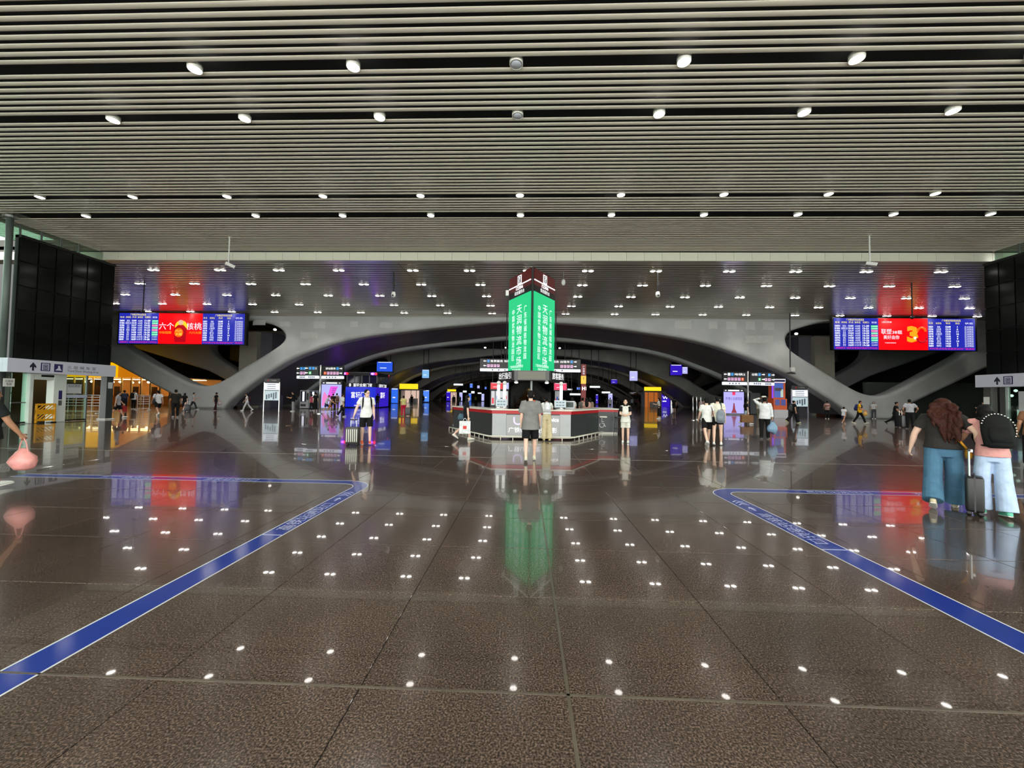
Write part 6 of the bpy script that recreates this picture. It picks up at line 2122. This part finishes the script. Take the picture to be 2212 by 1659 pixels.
# left side
w23 = person('person in grey T-shirt and shorts half hidden by the dark lobby column', G(253, 903), 1.64, -PI / 2, WALK, SWING, 0.04, 'mid', ('tee', (170, 172, 178)), ('shorts', BLK), WHT, ('short', 'black'))
hp_ = world_pt(w23, w23['A'][-1][2] + Vector((0, 0, -0.08)))
hand_bag(hp_, 0.36, 0.16, 0.34, (170, 36, 36), 'red paper bag beside the dark lobby column', 'paper', 0.1, 'paper_bag', 0.08)
m24 = person('person in dark clothes with navy backpack before the restaurant', G(267, 890), 1.69, 0.1, STAND, HANG, 0.03, 'tan', ('tee', (34, 34, 42)), ('trousers', BLK), BLK, ('short', 'black'))
backpack(m24, 'navy backpack on the person standing before the restaurant', (36, 40, 58), 1.1, 1.2)
m25 = person('person in white T-shirt with black backpack before the restaurant', G(288, 884), 1.74, -0.6, STAND, PHONE, 0.03, 'mid', ('tee', WHT), ('trousers', BLK), WHT, ('short', 'black'))
backpack(m25, 'black backpack on the person in white before the restaurant', BLK, 1.05, 1.2)
m26 = person('person in white T-shirt and black shorts striding left near the restaurant', G(340, 898), 1.74, 0.35, ((-0.42, 0.3), (0.36, 0.1)), SWING, 0.05, 'tan', ('tee', (206, 206, 208)), ('shorts', BLK), WHT, ('short', 'black'), 1.06)
hp_ = world_pt(m26, Vector((-0.3, -0.06, 1.1)))
t = worn('shoulder_bag', 'dark shoulder bag of the striding person in white near the restaurant', 'bag', m26)
MB().loft([((-0.24, -0.08, 0.78), 0.06, 0.14), ((-0.25, -0.08, 0.92), 0.07, 0.15), ((-0.23, -0.08, 1.12), 0.04, 0.12)], n=14).build('bag_body', cloth((40, 40, 42)), t, True)
MB().tube([(-0.22, -0.02, 1.1), (-0.16, 0.02, 1.4), (-0.1, 0, 1.48), (-0.16, -0.1, 1.35), (-0.22, -0.14, 1.1)], 0.012, 6).build('strap', cloth((40, 40, 42)), t, True)
person('person in loose black shirt and trousers walking away near the left arch leg', G(378, 902), 1.75, 0.1, ((-0.1, 0.1), (0.12, 0.05)), ((0.1, 0.2, 0.5), (0.1, 0.2, 0.5)), 0.02, 'tan', ('loose', (34, 32, 28), 0.84), ('trousers', BLK), (150, 150, 150), ('short', 'black'), 1.1)
person('person in black dress with long hair near the left arch leg', G(398, 888), 1.57, -0.4, WALK, HANG, 0.02, 'light', ('tee', BLK), ('skirt', BLK, 0.42, 0.2), WHT, ('long', 'black'), 0.92)
suitcase(G(405, 889), 0.4, 'small black suitcase beside the person in black dress at left', (30, 30, 32), 0.38, 0.24, 0.52, 0.35, ribs=False)
person('person in pale top and dark trousers reading a phone by the left arch leg', G(417, 885), 1.62, -PI / 2, WALK2, PHONE, 0.03, 'mid', ('tee', (166, 168, 172)), ('trousers', (46, 50, 56)), WHT, ('short', 'black'))
w30 = person('person in black top and dark trousers passing the foot of the left arch leg', G(466, 887), 1.61, -PI / 2 + 0.4, ((0.1, 0.05), (-0.14, 0.12)), ((-0.35, 0.2, 0.2), (0.2, 0.2, 0.3)), 0.03, 'tan', ('tee', BLK), ('trousers', (48, 22, 24)), (90, 30, 30), ('bun', 'black'), 0.95)
hp_ = world_pt(w30, w30['A'][1][2] + Vector((0, 0, -0.05)))
hand_bag(hp_, 0.36, 0.16, 0.26, (160, 150, 146), 'grey bag swinging beside the person in black at the left arch foot', drop_=0.08)
m31 = person('person in white T-shirt and pale trousers striding under the left arch', G(533, 888), 1.61, PI / 2, ((0.42, 0.08), (-0.4, 0.3)), SWING, 0.06, 'tan', ('tee', (214, 214, 212)), ('trousers', (190, 190, 192)), WHT, ('short', 'black'))
backpack(m31, 'dark red backpack on the person in pale trousers under the left arch', (60, 26, 30), 0.95, 1.2)
m32 = person('person in black T-shirt and grey trousers looking at a phone by the vending machines', G(633, 889), 1.78, PI / 2 - 0.2, STAND, PHONE, 0.03, 'mid', ('tee', BLK), ('trousers', (160, 160, 164)), WHT, ('short', 'black'))
backpack(m32, 'black backpack on the person by the vending machines', (22, 22, 24), 0.95, 1.2)
person('person in long black dress beside the direction sign pole', G(681, 889), 1.72, 0.1, STAND, HANG, 0.02, 'light', ('tee', BLK), ('skirt', BLK, 0.2, 0.19), WHT, ('short', 'black'), 0.92)
person('person in pink top half hidden behind the person in long black dress', G(673, 887), 1.55, 0.1, STAND, HANG, 0.02, 'light', ('tee', (176, 74, 96)), ('trousers', BLK), WHT, ('short', 'black'), 0.92)
person('person in white and navy bending forward before the pink light box', G(704, 892), 1.55, -PI / 2, ((0.5, 0.7), (-0.2, 0.3)), ((0.4, 0.1, 0.8), (0.5, 0.1, 0.8)), 0.35, 'mid', ('tee', (200, 206, 216)), ('shorts', (50, 60, 100)), WHT, ('short', 'black'))
person('person in orange shorts stooping low before the pink light box', G(712, 891), 1.3, -PI / 2, ((0.6, 0.9), (-0.1, 0.4)), ((0.6, 0.1, 0.4), (0.5, 0.1, 0.5)), 0.4, 'tan', ('tee', (190, 160, 150)), ('shorts', (210, 110, 60)), WHT, ('short', 'black'))
person('person in dark clothes standing before the pink light box', G(719, 888), 1.66, 0.1, STAND, HANG, 0.02, 'mid', ('tee', (38, 28, 34)), ('trousers', BLK), BLK, ('short', 'black'))
m36 = person('person in cream top with brown bag before the pink light box', G(727, 887), 1.7, 0.1, STAND, HANG, 0.02, 'mid', ('tee', (196, 186, 176)), ('trousers', (120, 92, 86)), BLK, ('short', 'black'))
backpack(m36, 'brown backpack on the person in cream before the pink light box', (120, 92, 84), 1.0, 1.15)
m37 = person('person in white T-shirt and black trousers carrying a white bag past the pink light box', G(738, 901), 1.66, -PI / 2 + 0.5, ((0.3, 0.1), (-0.3, 0.4)), ((0.0, 0.12, 0.1), (-0.2, 0.12, 0.3)), 0.03, 'mid', ('loose', (206, 206, 206)), ('trousers', BLK), WHT, ('short', 'brown'), 1.08)
hp_ = world_pt(m37, m37['A'][-1][2] + Vector((0, 0, -0.08)))
hand_bag(hp_, 0.34, 0.22, 0.36, (206, 206, 214), 'white plastic bag of the person passing the pink light box', drop_=0.08)
m38 = person('person in dark grey with black backpack before the blue booth', G(815, 883), 1.74, -0.3, STAND, HANG, 0.1, 'tan', ('tee', (46, 48, 54)), ('trousers', (40, 44, 60)), BLK, ('short', 'black'))
backpack(m38, 'black backpack on the person before the blue booth', BLK, 1.15, 1.2)
w39 = person('person in yellow shirt and red trousers wheeling a black suitcase away', G(871, 899), 1.56, 0.05, STAND, HANG, 0.02, 'tan', ('tee', (206, 196, 130), 0.92), ('trousers', (196, 26, 62)), (120, 40, 40), ('short', 'black'), 1.1)
suitcase(G(881, 899), 0.1, 'black suitcase beside the person in yellow and red', (26, 24, 26), 0.42, 0.26, 0.6, 0.35, ribs=False)
# depth of the hall
w41 = person('person in white top and long black dress deep at the right', G(1424, 905), 1.65, PI / 2 - 0.2, STAND, PHONE, 0.02, 'light', ('tee', (190, 190, 190), 1.2), ('skirt', BLK, 0.22, 0.2), WHT, ('long', 'black'), 0.95)
person('person in black T-shirt and shorts standing beside the violet light box', G(1456, 893), 1.72, 0.1, STAND, HANG, 0.02, 'mid', ('tee', BLK), ('shorts', BLK), BLK, ('short', 'black'))
FAR = [(889, 878, 1.68, BLK, BLK, 'person in black far off by the yellow-signed shop'), (914, 874, 1.7, (40, 40, 44), BLK, 'person in dark grey far off near the tall blue light box'), (980, 877, 1.7, (24, 24, 28), (30, 30, 34), 'person in black far off left of the counter, nearest the edge'),
       (993, 876, 1.66, (70, 92, 84), (50, 56, 60), 'person in green grey far off left of the counter'), (1027, 873, 1.66, (120, 128, 50), (40, 40, 40), 'person in olive yellow far off behind the counter'), (955, 874, 1.7, BLK, BLK, 'person in black far off in the dark left of the hall'),
       (1365, 882, 1.7, (130, 140, 146), (40, 40, 46), 'person in pale grey far off right of the counter'), (1377, 880, 1.6, (90, 44, 46), (60, 34, 40), 'person in dark red far off right of the counter'), (1335, 884, 1.66, (26, 26, 28), BLK, 'person in black far off just right of the bar stool'),
       (1310, 884, 1.7, (30, 30, 34), BLK, 'person in black behind the accessible desk'), (1318, 886, 1.66, (190, 194, 196), BLK, 'person in white T-shirt behind the accessible desk'), (1515, 899, 1.6, (150, 120, 124), (70, 90, 100), 'person in mauve top near the steel bollards'), (1640, 904, 1.66, (180, 176, 166), (110, 104, 84), 'person half hidden behind the one in long white shirt')]
for px, py, h, c1, c2, lab in FAR:
    person(lab, G(px, py), h, random.uniform(-0.5, 0.5), STAND, HANG, 0.02, 'mid', ('tee', c1), ('trousers', c2), (60, 60, 60), ('short', 'black'))
# passengers queuing behind the counter (heads and shoulders show above it)
QUE = [(1236, 20.6, (214, 208, 196), 'person in cream behind the counter beside the desk terminal', 'long'), (1258, 21.6, (120, 116, 116), 'person in grey behind the counter near the red pillar', 'short'), (1267, 20.8, (208, 160, 148), 'person in pale pink behind the counter', 'long'), (1274, 22.2, (150, 132, 116), 'person in tan behind the counter, rightmost of the queue', 'long')]
for px, Y, c1, lab, hk in QUE:
    p = at(px, 900, Y)
    person(lab, Vector((p.x, Y, 0)), 1.6, random.uniform(-0.4, 0.4), STAND, HANG, 0.02, 'mid', ('tee', c1), ('trousers', (50, 50, 56)), (60, 60, 60), (hk, 'black'), 0.95)

# one pass turns the overlapping lofts of every figure into continuous skins
for o, vox, smn, extra in REMESH:
    md = o.modifiers.new('skin', 'REMESH')
    md.mode = 'VOXEL'
    md.voxel_size = vox
    md.use_smooth_shade = True
    ms = o.modifiers.new('soften', 'SMOOTH')
    ms.factor = 0.5
    ms.iterations = smn
bpy.context.view_layer.update()
dg = bpy.context.evaluated_depsgraph_get()
DONE = [(o, bpy.data.meshes.new_from_object(o.evaluated_get(dg)), extra) for o, vox, smn, extra in REMESH]
for o, me, extra in DONE:
    mt = o.data.materials[0]
    o.modifiers.clear()
    if extra is not None:
        extra.bm.faces.ensure_lookup_table()
        bmesh.ops.recalc_face_normals(extra.bm, faces=extra.bm.faces)
        extra.bm.from_mesh(me)
        extra.bm.to_mesh(me)
        extra.bm.free()
        me.polygons.foreach_set('use_smooth', [True] * len(me.polygons))
    me.materials.clear()
    me.materials.append(mt)
    me.name = o.name
    o.data = me

# ================================================================== FINISH: lettering becomes flat mesh lettering
bpy.context.view_layer.update()
dg = bpy.context.evaluated_depsgraph_get()
for (o, parent, name, x, y, z, w, h, mat, flat, rot, keep) in TEXTS:
    me = bpy.data.meshes.new_from_object(o.evaluated_get(dg))
    me.name = name
    if not me.vertices:
        continue
    xs = [v.co.x for v in me.vertices]
    ys = [v.co.y for v in me.vertices]
    x0, x1, y0, y1 = min(xs), max(xs), min(ys), max(ys)
    sx = w / max(1e-6, x1 - x0)
    sy = h / max(1e-6, y1 - y0)
    mt = Matrix.Diagonal((sx, sy, 1, 1)) @ Matrix.Translation((-(x0 + x1) / 2, -(y0 + y1) / 2, 0))
    if flat:
        mt = Matrix.Rotation(rot, 4, 'Z') @ mt
    else:
        mt = Matrix.Rotation(PI / 2, 4, 'X') @ mt
    me.transform(mt)
    me.materials.clear()
    me.materials.append(mat)
    n = add(name, me, parent)
    n.location = (x, z, y) if flat else (x, y, z)
for T in TEXTS:
    cu = T[0].data
    bpy.data.objects.remove(T[0])
    bpy.data.curves.remove(cu)
bpy.context.view_layer.update()
